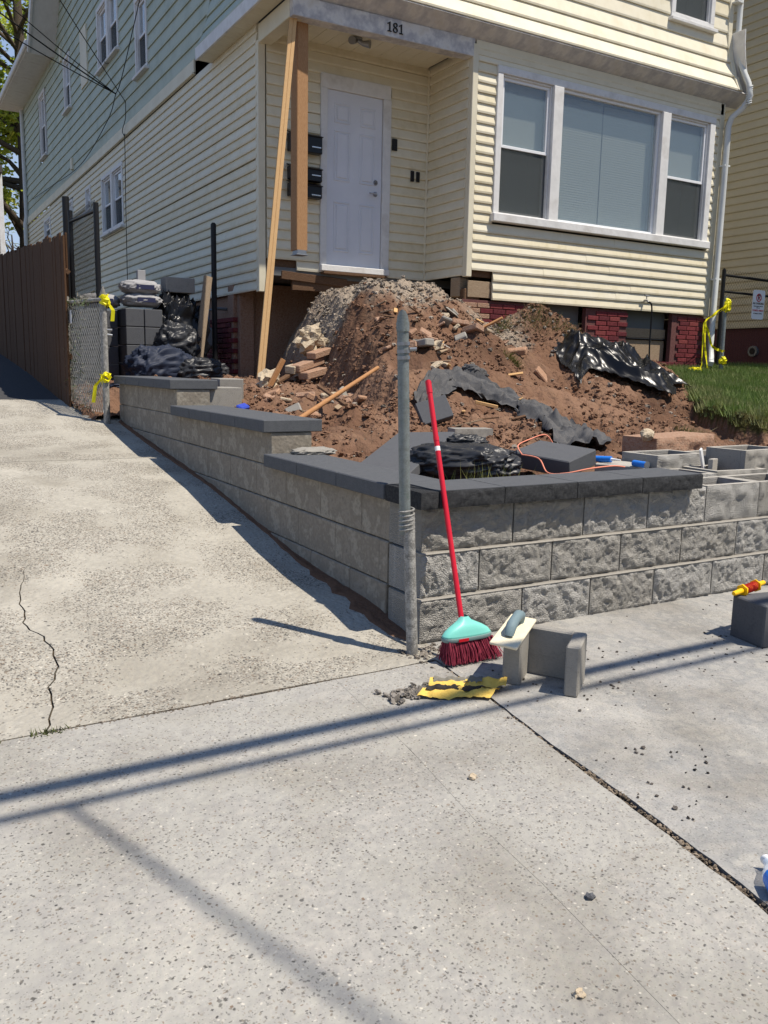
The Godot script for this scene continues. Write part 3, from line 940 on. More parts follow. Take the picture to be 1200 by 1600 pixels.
func build_house() -> void:
	var h := thing("house", "two-storey house with cream and pale green siding, stripped front steps and number 181", "house", Vector3(XS, 1.2, ZB))
	var hidden := MB.new()
	# closed core behind the siding so that the rooms stay dark
	hidden.cbox(Vector3((2.55 + 8.4) / 2, (2.4 + 8.2) / 2, (-7.4 - 24.0) / 2), Vector3(8.4 - 2.55, 5.8, 16.6), 0.0)
	hidden.cbox(Vector3((4.85 + 8.4) / 2, 3.8, -6.88), Vector3(3.55, 2.8, 1.0), 0.0)
	hidden.cbox(Vector3((2.55 + 8.4) / 2, 6.7, -6.88), Vector3(5.85, 2.9, 1.0), 0.0)
	hidden.cbox(Vector3(5.44, 2.33, -15.2), Vector3(6.7, 0.1, 16.8), 0.0)
	obj("wall_core", hidden.mesh(), M.room, h)
	var ff := front_frame(0, 0, ZB)
	var fd := front_frame(0, 0, ZD)
	var fs := side_frame(XS, 0, 0)
	# ---- bay front
	var bay_open := [[4.72, 3.03, 8.66, 4.85], [4.0, 2.0, 4.78, 2.47]]
	siding(h, M.cream, ff, 4.44, 8.76, 2.08, 26, 0.115, bay_open)
	obj("frieze_board", cb(Vector3(4.42, 0.16, 0.02), 0.003), M.creamtrim, h, P(6.61, 4.985, ZB + 0.012))
	obj("corner_post", cb(Vector3(0.085, 2.68, 0.085), 0.006), M.creamtrim, h, P(4.4, 3.68, ZB - 0.022))
	obj("corner_post", cb(Vector3(0.10, 3.0, 0.10), 0.006), M.creamtrim, h, P(8.80, 3.56, ZB - 0.028))
	# ---- triple window
	var cas := MB.new()
	cas.cbox(Vector3(6.69, 4.80, 0.01), Vector3(3.94, 0.085, 0.06), 0.005)
	cas.cbox(Vector3(6.69, 3.075, 0.03), Vector3(3.98, 0.10, 0.11), 0.008)
	cas.cbox(Vector3(4.763, 3.94, 0.01), Vector3(0.085, 1.63, 0.06), 0.005)
	cas.cbox(Vector3(8.60, 3.94, 0.01), Vector3(0.11, 1.63, 0.06), 0.005)
	cas.cbox(Vector3(5.685, 3.94, 0.015), Vector3(0.16, 1.63, 0.075), 0.005)
	cas.cbox(Vector3(7.645, 3.94, 0.015), Vector3(0.16, 1.63, 0.075), 0.005)
	obj("window_casing", cas.mesh(), M.trim, h, ff)
	hung_window(h, ff, 4.806, 3.126, 5.604, 4.756, 0.0, 0.52, false, true)
	hung_window(h, ff, 7.726, 3.126, 8.544, 4.756, 0.0, 0.52, false, true)
	var pw := MB.new()
	bars(pw, 5.766, 3.126, 7.564, 4.756, 0.035, -0.06, 0.0, 0.004)
	var pwo := obj("picture_window", pw.mesh(), M.vinyl, h, ff)
	obj("pane", pane_mesh(5.80, 3.16, 7.53, 4.722, -0.03), M.glass, pwo, Transform3D(), true)
	# blinds: two drops of fine slats behind the big pane
	var slats := int(1.55 / 0.031)
	for s in 2:
		var sm := MB.new()
		for k in slats:
			var ua := 5.80 if s == 0 else 6.62
			var ub := 6.60 if s == 0 else 7.53
			sm.box(Vector3((ua + ub) / 2, 3.175 + k * 0.031, -0.12), Vector3(ub - ua, 0.033, 0.0015), Basis(Vector3.RIGHT, -0.16))
		var bo := obj("blind", sm.mesh(), M.blind, pwo, Transform3D(), true)
		bo.set_meta("kind", "stuff")
	obj("room_behind", niche(5.77, 3.13, 7.56, 4.75, -0.42, -0.061), M.room, pwo, Transform3D(), true)
	# ---- wall of the porch with the front door
	siding(h, M.cream, fd, XS + 0.09, 4.35, 2.355, 23, 0.115, [[2.80, 2.0, 3.79, 4.60], [2.0, 2.0, 2.5, 2.50]])
	obj("corner_post", cb(Vector3(0.09, 2.8, 0.09), 0.006), M.creamtrim, h, P(XS + 0.028, 3.475, ZD - 0.026))
	obj("inside_corner", cb(Vector3(0.025, 2.6, 0.025), 0.003), M.creamtrim, h, P(4.338, 3.655, ZD + 0.022))
	var dr := MB.new()
	dr.cbox(Vector3(2.845, 3.43, 0.012), Vector3(0.085, 2.138, 0.06), 0.004)
	dr.cbox(Vector3(3.725, 3.43, 0.012), Vector3(0.11, 2.138, 0.06), 0.004)
	dr.cbox(Vector3(3.287, 4.582, 0.012), Vector3(0.97, 0.165, 0.058), 0.004)
	dr.cbox(Vector3(3.287, 2.41, 0.02), Vector3(0.97, 0.075, 0.12), 0.006)
	var dframe := obj("door_frame", dr.mesh(), M.trim, h, fd)
	var door := MB.new()
	door.cbox(Vector3(3.277, 3.476, -0.01), Vector3(0.775, 2.045, 0.045), 0.003)
	# six raised panels with a moulded edge
	for r in [[4.13, 4.36, 0.0], [3.46, 4.05, 0.0], [2.62, 3.22, 0.0]]:
		for s in [[2.99, 3.21], [3.345, 3.565]]:
			var cy: float = (r[0] + r[1]) / 2
			var cx: float = (s[0] + s[1]) / 2
			bars(door, s[0], r[0], s[1], r[1], 0.022, 0.008, 0.0215, 0.006)
			door.cbox(Vector3(cx, cy, 0.014), Vector3(s[1] - s[0] - 0.075, r[1] - r[0] - 0.075, 0.018), 0.009)
	var dn := obj("front_door", door.mesh(), M.door, h, fd)
	obj("deadbolt", lathe([Vector2(0.001, 0), Vector2(0.032, 0), Vector2(0.032, 0.014), Vector2(0.02, 0.022), Vector2(0.001, 0.022)], 16), M.chrome, dn, Transform3D(Basis(Vector3.RIGHT, PI / 2), Vector3(3.575, 3.50, 0.012)), true)
	var hd := MB.new()
	hd.tube([Vector3(3.575, 3.36, 0.012), Vector3(3.575, 3.36, 0.03), Vector3(3.575, 3.36, 0.06)], [0.032, 0.030, 0.012], 14)
	hd.tube([Vector3(3.575, 3.36, 0.055), Vector3(3.53, 3.36, 0.06), Vector3(3.47, 3.362, 0.055)], [0.011, 0.010, 0.008], 10)
	obj("lever_handle", hd.mesh(), M.chrome, dn, Transform3D(), true)
	obj("threshold", cb(Vector3(0.9, 0.03, 0.14), 0.004), M.oldwood, dframe, P(3.28, 2.352, 0.02), true)
	# rotten rim boards left hanging under the door wall
	obj("rim_board", cb(Vector3(1.9, 0.2, 0.045), 0.006), M.oldwood, h, T(Vector3(3.4, 2.23, ZD - 0.035), 0, 0, 0.01))
	obj("rim_board", cb(Vector3(0.55, 0.17, 0.045), 0.006), M.oldwood, h, T(Vector3(2.38, 2.40, ZD - 0.05), 0, 0, -0.04))
	obj("rim_board", cb(Vector3(0.9, 0.1, 0.05), 0.006), M.oldwood, h, T(Vector3(2.75, 2.27, ZD - 0.015), 0, 0.05, -0.05))
	# ---- side of the bay (faces the porch)
	siding(h, M.cream, side_frame(4.362, 0, 0), ZD, ZB - 0.06, 2.355, 23, 0.115)
	# broken sill ends under the bay corner
	obj("sill_beam", cb(Vector3(0.26, 0.17, 0.2), 0.012), M.oldwood, h, T(Vector3(4.5, 2.12, ZB - 0.14), 0.05))
	obj("sill_beam", cb(Vector3(0.18, 0.24, 0.16), 0.012), M.greywood, h, T(Vector3(4.42, 2.22, ZB - 0.2), 0.2))
	obj("sheathing_board", cb(Vector3(0.36, 0.2, 0.02), 0.003), M.greywood, h, T(Vector3(4.6, 2.20, ZB - 0.03)))
	obj("sheathing_board", cb(Vector3(0.36, 0.1, 0.02), 0.003), M.oldwood, h, T(Vector3(4.6, 2.40, ZB - 0.05)))
	# ---- long side wall, cream below
	var low_win := [[-14.86, 3.655, -13.17, 4.76], [-16.36, 4.31, -15.87, 4.80], [-18.27, 4.31, -17.75, 4.82], [-21.62, 4.34, -20.68, 4.85]]
	siding(h, M.cream, fs, -24.38, ZD - 0.03, 2.10, 26, 0.115, low_win)
	obj("band_board", cb(Vector3(15.3, 0.18, 0.03), 0.004), M.creamtrim, h, side_frame(XS - 0.02, 5.20, -16.7))
	obj("band_board", cb(Vector3(15.3, 0.03, 0.05), 0.004), M.creamtrim, h, side_frame(XS - 0.03, 5.115, -16.7))
	hung_window(h, fs, -14.86, 3.655, -14.03, 4.76, 0.07, 0.45)
	hung_window(h, fs, -14.03, 3.655, -13.17, 4.76, 0.07, 0.45)
	hung_window(h, fs, -16.36, 4.31, -15.87, 4.80, 0.06, 0.0)
	hung_window(h, fs, -18.27, 4.31, -17.75, 4.82, 0.06, 1.0, true, false)
	hung_window(h, fs, -21.62, 4.34, -20.68, 4.85, 0.06, 0.0)
	# ---- long side wall, green above
	var up_win := [[-21.8, 6.3, -20.64, 7.95], [-18.22, 6.70, -17.5, 7.82], [-14.8, 6.63, -13.18, 7.75], [-12.07, 5.83, -11.36, 7.02]]
	var z_far := -24.38
	for k in 27:
		var v0 := 5.29 + k * 0.2
		var za := z_far if v0 < 8.2 else -19.2 + (v0 - 8.3) * 0.9
		var ze := ZB if v0 > 5.9 else -8.4
		siding(h, M.green, fs, za, ze, v0, 1, 0.2, up_win)
	hung_window(h, fs, -21.6, 6.35, -20.75, 7.9, 0.08, 0.0)
	hung_window(h, fs, -18.22, 6.70, -17.5, 7.82, 0.07, 0.0)
	hung_window(h, fs, -14.8, 6.63, -13.99, 7.75, 0.07, 0.0)
	hung_window(h, fs, -13.99, 6.63, -13.18, 7.75, 0.07, 0.0)
	hung_window(h, fs, -12.07, 5.83, -11.36, 7.02, 0.07, 0.0)
	obj("blind_panel", cb(Vector3(0.6, 1.08, 0.05), 0.004), M.creamtrim, h, side_frame(XS - 0.02, 7.27, -16.0))
	obj("wall_vent", cb(Vector3(0.16, 0.24, 0.06), 0.006), M.creamtrim, h, side_frame(XS - 0.03, 5.52, -17.6))
	obj("wall_vent", cb(Vector3(0.12, 0.3, 0.06), 0.006), M.creamtrim, h, side_frame(XS - 0.03, 8.0, -18.4))
	# ---- upper front with its flared foot, and the flare's return along the side
	var fl := [[5.20, 0.20], [5.40, 0.112], [5.60, 0.052], [5.80, 0.014], [6.0, 0.0]]
	for k in 4:
		var o0: float = fl[k][1]
		var o1: float = fl[k + 1][1]
		obj("siding_board", board(8.77 - 1.9 + o0, 0.2, o0, o1), M.cream, h, ff * P(XS - o0, fl[k][0], 0))
		obj("siding_board", board(2.5 + o0, 0.2, o0, o1), M.green, h, fs * P(-8.37, fl[k][0], 0))
	siding(h, M.cream, ff, XS, 8.77, 6.0, 12, 0.2, [[7.6, 5.95, 8.46, 7.5]])
	hung_window(h, ff, 7.6, 5.96, 8.46, 7.45, 0.08, 0.5)
	# end of the side flare
	var tri := MB.new()
	for k in 4:
		tri.quad(Vector3(-8.375, fl[k][0], -0.01), Vector3(-8.375, fl[k][0], fl[k][1] + 0.015), Vector3(-8.375, fl[k + 1][0], fl[k + 1][1] + 0.015), Vector3(-8.375, fl[k + 1][0], -0.01))
	obj("flare_end", tri.mesh(), M.green, h, fs)
	# right-hand corner trim follows the flare
	var ct := MB.new()
	for k in 4:
		var a := Vector3(8.80, fl[k][0], fl[k][1]); var b := Vector3(8.80, fl[k + 1][0], fl[k + 1][1])
		var up := (b - a)
		ct.cbox((a + b) / 2 + Vector3(0.01 + fl[k][1] * 0.35, 0, 0.005), Vector3(0.09, up.length() + 0.01, 0.06), 0.004, Basis(Vector3.RIGHT, atan2(up.z, up.y)))
	ct.cbox(Vector3(8.81, 7.2, 0.0), Vector3(0.09, 2.5, 0.06), 0.004)
	obj("corner_trim", ct.mesh(), M.creamtrim, h, ff)
	# flare on the right side, seen edge-on
	for k in 4:
		var a := Vector3(8.86 + fl[k][1] * 1.05, fl[k][0], ZB - 0.2 + 0.0); var b := Vector3(8.86 + fl[k + 1][1] * 1.05, fl[k + 1][0], ZB - 0.2)
		var up := b - a
		obj("flare_board", cb(Vector3(0.018, up.length() + 0.012, 0.9), 0.003), M.trim, h, Transform3D(Basis(Vector3.BACK, -atan2(up.x, up.y)), (a + b) / 2))
	# soffits
	var so := MB.new()
	so.prism(PackedVector2Array([Vector2(-0.20, 5.203), Vector2(-0.215, 5.18), Vector2(0.02, 5.045), Vector2(0.02, 5.07)]), Vector3(XS - 0.2, 0, ZB), Vector3(0, 0, -1), Vector3(0, 1, 0), Vector3(7.30, 0, 0))
	obj("soffit", so.mesh(), M.soffit, h)
	obj("fascia_board", cb(Vector3(2.72, 0.15, 0.03), 0.004), M.trim, h, side_frame(XS - 0.215, 5.125, -7.02))
	for k in 16:
		obj("soffit_panel", cb(Vector3(0.155, 0.012, 0.19), 0.003), M.creamtrim, h, side_frame(XS - 0.105, 5.06, -8.29 + k * 0.162))
	# porch beam and ceiling
	obj("porch_beam", cb(Vector3(2.36, 0.20, 0.16), 0.006), M.soffit, h, T(Vector3(3.2, 4.955, ZB - 0.06), 0, 0, 0.012))
	obj("porch_beam", cb(Vector3(0.16, 0.20, 0.86), 0.006), M.creamtrim, h, P(XS + 0.07, 4.94, -6.36))
	for k in 12:
		obj("ceiling_panel", cb(Vector3(0.18, 0.015, 0.92), 0.004), M.creamtrim, h, P(2.2 + k * 0.184, 4.985, -6.36))
	obj("ceiling_strip", cb(Vector3(2.2, 0.02, 0.35), 0.004), M.creamtrim, h, P(3.25, 4.965, -6.1))
	var lamp := MB.new()
	lamp.tube([Vector3(3.05, 4.955, -6.33), Vector3(3.05, 4.93, -6.33)], [0.06, 0.055], 14)
	for s in [-1, 1]: lamp.tube([Vector3(3.05, 4.93, -6.33), Vector3(3.05 + 0.06 * s, 4.90, -6.30), Vector3(3.05 + 0.12 * s, 4.885, -6.24)], [0.02, 0.03, 0.045], 12)
	obj("porch_light", lamp.mesh(), M.steel, h)
	# number
	var tm := TextMesh.new()
	tm.text = "181"
	var fo := SystemFont.new()
	fo.font_names = PackedStringArray(["Droid Serif"])
	tm.font = fo
	tm.font_size = 32
	tm.pixel_size = 0.0042
	tm.depth = 0.012
	obj("house_number", tm, M.black, h, P(3.27, 4.955, ZB + 0.029))
	# ---- roof and eaves
	var rf := MB.new()
	rf.prism(PackedVector2Array([Vector2(1.5, 8.32), Vector2(9.35, 8.32), Vector2(9.35, 8.4), Vector2(5.43, 11.4), Vector2(1.5, 8.4)]), Vector3(0, 0, -24.9), Vector3.RIGHT, Vector3.UP, Vector3(0, 0, 5.6))
	rf.prism(PackedVector2Array([Vector2(1.6, 10.7), Vector2(9.35, 10.7), Vector2(9.35, 10.8), Vector2(5.43, 13.5), Vector2(1.6, 10.8)]), Vector3(0, 0, -16.4), Vector3.RIGHT, Vector3.UP, Vector3(0, 0, 11.0))
	var rfo := obj("roof", rf.mesh(), M.roof, h)
	obj("eave_soffit", cb(Vector3(0.62, 0.03, 5.6), 0.004), M.trim, rfo, P(1.73, 8.28, -22.05))
	obj("gutter", cb(Vector3(0.13, 0.15, 5.7), 0.02), M.trim, rfo, P(1.42, 8.36, -22.05))
	obj("eave_end", cb(Vector3(0.55, 0.3, 0.03), 0.004), M.trim, rfo, P(1.75, 8.42, -19.2))
	var rk := MB.new()
	var ang := atan2(0.2 / 0.9 * 5.0, 1.0)
	rk.cbox(Vector3(1.74, 9.9, -17.75), Vector3(0.6, 0.04, 4.6), 0.004, Basis(Vector3.RIGHT, -0.84))
	rk.cbox(Vector3(1.44, 9.95, -17.75), Vector3(0.05, 0.22, 4.6), 0.004, Basis(Vector3.RIGHT, -0.84))
	obj("rake", rk.mesh(), M.trim, rfo)
	# ---- downspouts
	var ds := MB.new()
	var path := [Vector3(8.93, 7.6, ZB + 0.07), Vector3(8.93, 5.96, ZB + 0.07), Vector3(8.93, 5.56, ZB + 0.16), Vector3(8.95, 5.28, ZB + 0.30), Vector3(8.97, 5.12, ZB + 0.33), Vector3(8.95, 4.98, ZB + 0.24), Vector3(8.87, 4.86, ZB + 0.12), Vector3(8.84, 4.74, ZB + 0.10), Vector3(8.84, 3.3, ZB + 0.10), Vector3(8.84, 1.62, ZB + 0.10), Vector3(8.80, 1.46, ZB + 0.16), Vector3(8.66, 1.36, ZB + 0.28)]
	ds.tube(path, 0.05, 4, true)
	for k in 9:
		ds.tube([Vector3(8.965, 5.24 - k * 0.028, ZB + 0.31), Vector3(8.965, 5.226 - k * 0.028, ZB + 0.315)], 0.058, 4)
	var dso := obj("downspout", ds.mesh(), M.spout, h)
	for y in [6.4, 4.2, 2.6]:
		obj("strap", cb(Vector3(0.12, 0.025, 0.1), 0.003), M.spout, dso, P(8.86, y, ZB + 0.08))
	obj("downspout", tube_mesh([Vector3(XS - 0.06, 8.2, -24.3), Vector3(XS - 0.06, 5.3, -24.3), Vector3(XS - 0.1, 5.1, -24.3), Vector3(XS - 0.1, 1.6, -24.3)], 0.06, 6), M.spout, h)
	# ---- brick foundation: bay front
	var bm := cb(Vector3(0.193, 0.056, 0.09), 0.004)
	var half := cb(Vector3(0.09, 0.056, 0.09), 0.004)
	var holes := [[5.70, 1.50, 6.42, 2.1], [7.20, 1.38, 8.12, 2.1]]
	var r := RandomNumberGenerator.new()
	r.seed = 12
	for row in 13:
		var y := 1.25 + row * 0.066 + 0.03
		if y > 2.06: break
		var x := 4.42 + (0.05 if row % 2 else 0.10)
		while x < 8.78:
			var skip := false
			for o in holes:
				if x + 0.09 > o[0] and x - 0.09 < o[2] and y > o[1] and y < o[3]: skip = true
			if not skip and not (x < 4.75 and y > 2.02):
				obj("brick", bm, M.brick[r.randi() % 4] if x > 4.72 else M.oldbrick, h, P(x, y, ZB - 0.06 + r.randf() * 0.006))
			x += 0.203
	obj("mortar_bed", cb(Vector3(1.36, 0.82, 0.07), 0.002), M.mortar, h, P(5.03, 1.66, ZB - 0.065))
	obj("mortar_bed", cb(Vector3(0.78, 0.82, 0.07), 0.002), M.mortar, h, P(6.81, 1.66, ZB - 0.065))
	obj("mortar_bed", cb(Vector3(0.68, 0.82, 0.07), 0.002), M.mortar, h, P(8.46, 1.66, ZB - 0.065))
	obj("mortar_bed", cb(Vector3(1.7, 0.24, 0.06), 0.002), M.mortar, h, P(6.9, 1.3, ZB - 0.08))
	# boarded basement openings
	for o in [[5.71, 6.41, 1.3], [7.21, 8.11, 1.40]]:
		var cxx: float = (o[0] + o[1]) / 2
		var bo := obj("basement_window", cb(Vector3(o[1] - o[0], 0.30, 0.03), 0.004), M.greywood, h, P(cxx, 1.53, ZB - 0.16))
		obj("board", cb(Vector3(o[1] - o[0], 0.13, 0.03), 0.004), M.greywood, bo, P(cxx, 1.78, ZB - 0.15))
		obj("bar", cb(Vector3(o[1] - o[0], 0.02, 0.03), 0.003), M.black, bo, P(cxx, 1.70, ZB - 0.13))
		obj("dark_pane", cb(Vector3(o[1] - o[0], 0.26, 0.02), 0.0), M.room, bo, P(cxx, 1.97, ZB - 0.18))
	# far side wall, towards the neighbour
	obj("far_side_wall", cb(Vector3(0.06, 6.2, 18.4), 0.0), M.cream, h, P(XR - 0.06, 5.15, -15.15))
	obj("far_side_foundation", cb(Vector3(0.06, 1.2, 18.4), 0.0), M.oldbrick, h, P(XR - 0.08, 1.44, -15.15))
	# side and inner foundation
	obj("foundation_wall", cb(Vector3(0.2, 1.4, 16.9), 0.01), M.oldbrick, h, P(XS + 0.13, 1.5, -16.0))
	obj("foundation_wall", cb(Vector3(2.6, 1.5, 0.2), 0.01), M.oldbrick, h, P(3.3, 1.5, -7.75))
	obj("foundation_wall", cb(Vector3(0.2, 1.2, 1.7), 0.01), M.oldbrick, h, P(4.5, 1.45, -6.9))
	for row in 11:
		for k in 5:
			obj("brick", bm, M.brick[r.randi() % 4], h, T(Vector3(XS + 0.01, 1.12 + row * 0.066, -7.72 - k * 0.203 - (0.1 if row % 2 else 0.0)), PI / 2))

# ---------------------------------------------------------------- things
func stone_mesh(seed_: int, sx := 1.0, sy := 0.7, sz := 1.0, sub := 1) -> ArrayMesh:
	var f := noise(seed_, 0.9, 2)
	var t := (1.0 + sqrt(5.0)) / 2.0
	var vs := [Vector3(-1, t, 0), Vector3(1, t, 0), Vector3(-1, -t, 0), Vector3(1, -t, 0), Vector3(0, -1, t), Vector3(0, 1, t), Vector3(0, -1, -t), Vector3(0, 1, -t), Vector3(t, 0, -1), Vector3(t, 0, 1), Vector3(-t, 0, -1), Vector3(-t, 0, 1)]
	var fs := [[0, 11, 5], [0, 5, 1], [0, 1, 7], [0, 7, 10], [0, 10, 11], [1, 5, 9], [5, 11, 4], [11, 10, 2], [10, 7, 6], [7, 1, 8], [3, 9, 4], [3, 4, 2], [3, 2, 6], [3, 6, 8], [3, 8, 9], [4, 9, 5], [2, 4, 11], [6, 2, 10], [8, 6, 7], [9, 8, 1]]
	var tris := []
	for q in fs: tris.append([vs[q[0]].normalized(), vs[q[1]].normalized(), vs[q[2]].normalized()])
	for s in sub:
		var nt := []
		for q in tris:
			var a: Vector3 = ((q[0] + q[1]) / 2).normalized(); var b: Vector3 = ((q[1] + q[2]) / 2).normalized(); var c: Vector3 = ((q[2] + q[0]) / 2).normalized()
			nt.append_array([[q[0], a, c], [q[1], b, a], [q[2], c, b], [a, b, c]])
		tris = nt
	var m := MB.new()
	for q in tris:
		var w := []
		for p in q:
			var d: float = 1.0 + f.get_noise_3dv(p * 1.6 + Vector3(seed_, 0, 0)) * 0.75
			w.append(Vector3(p.x * sx, p.y * sy, p.z * sz) * d * 0.5)
		m.tri(w[0], w[1], w[2])
	return m.mesh()

func scatter(called: String, meshes_seed: int, mt: Material, spots: Array, label: String, category: String) -> void:
	# spots: [Vector3, size, Color]
	var mm := MultiMesh.new()
	mm.transform_format = MultiMesh.TRANSFORM_3D
	mm.use_colors = true
	mm.mesh = stone_mesh(meshes_seed, 1.0, 0.7, 0.85, 1)
	mm.instance_count = spots.size()
	var r := RandomNumberGenerator.new()
	r.seed = meshes_seed
	for k in spots.size():
		var s: float = spots[k][1]
		var b := Basis.from_euler(Vector3(r.randf() * 0.6, r.randf() * TAU, r.randf() * 0.6)) * Basis.from_scale(Vector3(s * r.randf_range(0.7, 1.4), s * r.randf_range(0.6, 1.1), s))
		mm.set_instance_transform(k, Transform3D(b, spots[k][0]))
		mm.set_instance_color(k, spots[k][2])
	var o := MultiMeshInstance3D.new()
	o.name = numbered(called)
	o.multimesh = mm
	o.material_override = mt
	add_child(o)
	tag(o, label, category, "", "stuff")

func single(called: String, mesh: Mesh, mt: Material, xf: Transform3D, label: String, category: String, group := "") -> MeshInstance3D:
	var o := obj(called, mesh, mt, self, xf)
	tag(o, label, category, group)
	return o

# wire netting in the local xy plane
func chain_mesh(w: float, h: float, pitch: float, rad: float) -> ArrayMesh:
	var m := MB.new()
	var n := int(w / pitch)
	var hh := pitch * 0.5
	for k in n:
		var x0 := (k + 0.25) * pitch
		var pts := []
		var y := 0.0
		var s := 0
		while y <= h:
			pts.append(Vector3(x0 + (pitch * 0.5 if (s + k * 0) % 2 else 0.0) + (0.0), y, rad * (1.0 if s % 2 else -1.0)))
			y += hh * 1.15
			s += 1
		m.tube(pts, rad, 3, false)
		var pts2 := []
		for p in pts: pts2.append(Vector3(2.0 * x0 + pitch * 0.5 - p.x + pitch * 0.5, p.y, -p.z))
		m.tube(pts2, rad, 3, false)
	return m.mesh()

func crumple(w: float, d: float, hgt: float, seed_: int, fold := 0.05, n := 40, jit := 0.0, crease := 0.0) -> ArrayMesh:
	# a filled plastic bag: flattened dome with folds
	var f := noise(seed_, 3.2, 3)
	var f2 := noise(seed_ + 1, 7.0, 3)
	var f3 := noise(seed_ + 2, 1.5, 1)
	var f4 := noise(seed_ + 3, 3.4, 1)
	var m := MB.new()
	var g := []
	for j in n + 1:
		var row := []
		var ph := PI * j / n
		for i in n * 2 + 1:
			var th := -TAU * i / (n * 2)
			var dir := Vector3(cos(th) * sin(ph), -cos(ph), sin(th) * sin(ph))
			var e := 1.0 + 0.18 * f.get_noise_3dv(dir * 0.8) - fold * 2.0 * absf(f2.get_noise_3dv(dir * Vector3(0.5, 1.0, 0.9))) + crease * (pow(1.0 - absf(f3.get_noise_3dv(dir * Vector3(0.6, 1.2, 1.0))), 7.0) + 0.6 * pow(1.0 - absf(f4.get_noise_3dv(dir * Vector3(1.0, 0.6, 1.3))), 9.0))
			var p := Vector3(signf(dir.x) * pow(absf(dir.x), 0.75) * w / 2, dir.y * hgt / 2, signf(dir.z) * pow(absf(dir.z), 0.75) * d / 2) * e
			p.y = maxf(p.y, -hgt * 0.42)
			row.append(p + Vector3(0, hgt * 0.42, 0))
		g.append(row)
	if jit > 0.0: return creased(g, jit, seed_)
	m.grid(g)
	return m.mesh()

# plastic with many small flat creases
func creased(g: Array, jit: float, seed_: int) -> ArrayMesh:
	var r := RandomNumberGenerator.new()
	r.seed = seed_
	var m := MB.new()
	var nj := g.size()
	var ni: int = g[0].size()
	var wrap: bool = (g[nj / 2][0] - g[nj / 2][ni - 1]).length() < 1e-4
	for j in range(1, nj - 1):
		for i in range(1, ni - 1):
			g[j][i] += Vector3(r.randfn(), r.randfn(), r.randfn()) * jit
		if wrap: g[j][ni - 1] = g[j][0]
	for j in nj - 1:
		for i in ni - 1:
			if r.randf() < 0.5:
				m.tri(g[j][i], g[j][i + 1], g[j + 1][i + 1]); m.tri(g[j][i], g[j + 1][i + 1], g[j + 1][i])
			else:
				m.tri(g[j][i], g[j][i + 1], g[j + 1][i]); m.tri(g[j][i + 1], g[j + 1][i + 1], g[j + 1][i])
	return m.mesh()

func smooth_grid(g: Array) -> ArrayMesh:
	var m := MB.new()
	m.grid(g)
	return m.mesh()

func ribbon(pts: Array, width: float, side: Vector3, th := 0.0012) -> ArrayMesh:
	var m := MB.new()
	for k in pts.size() - 1:
		var a: Vector3 = pts[k]; var b: Vector3 = pts[k + 1]
		var s1 := side.rotated((b - a).normalized(), sin(k * 1.3) * 0.5) * width / 2
		var s0 := side.rotated((b - a).normalized(), sin((k - 1) * 1.3) * 0.5) * width / 2
		m.quad(a - s0, b - s1, b + s1, a + s0)
		var o := (b - a).cross(s1).normalized() * th
		m.quad(a + s0 - o, b + s1 - o, b - s1 - o, a - s0 - o)
	return m.mesh()

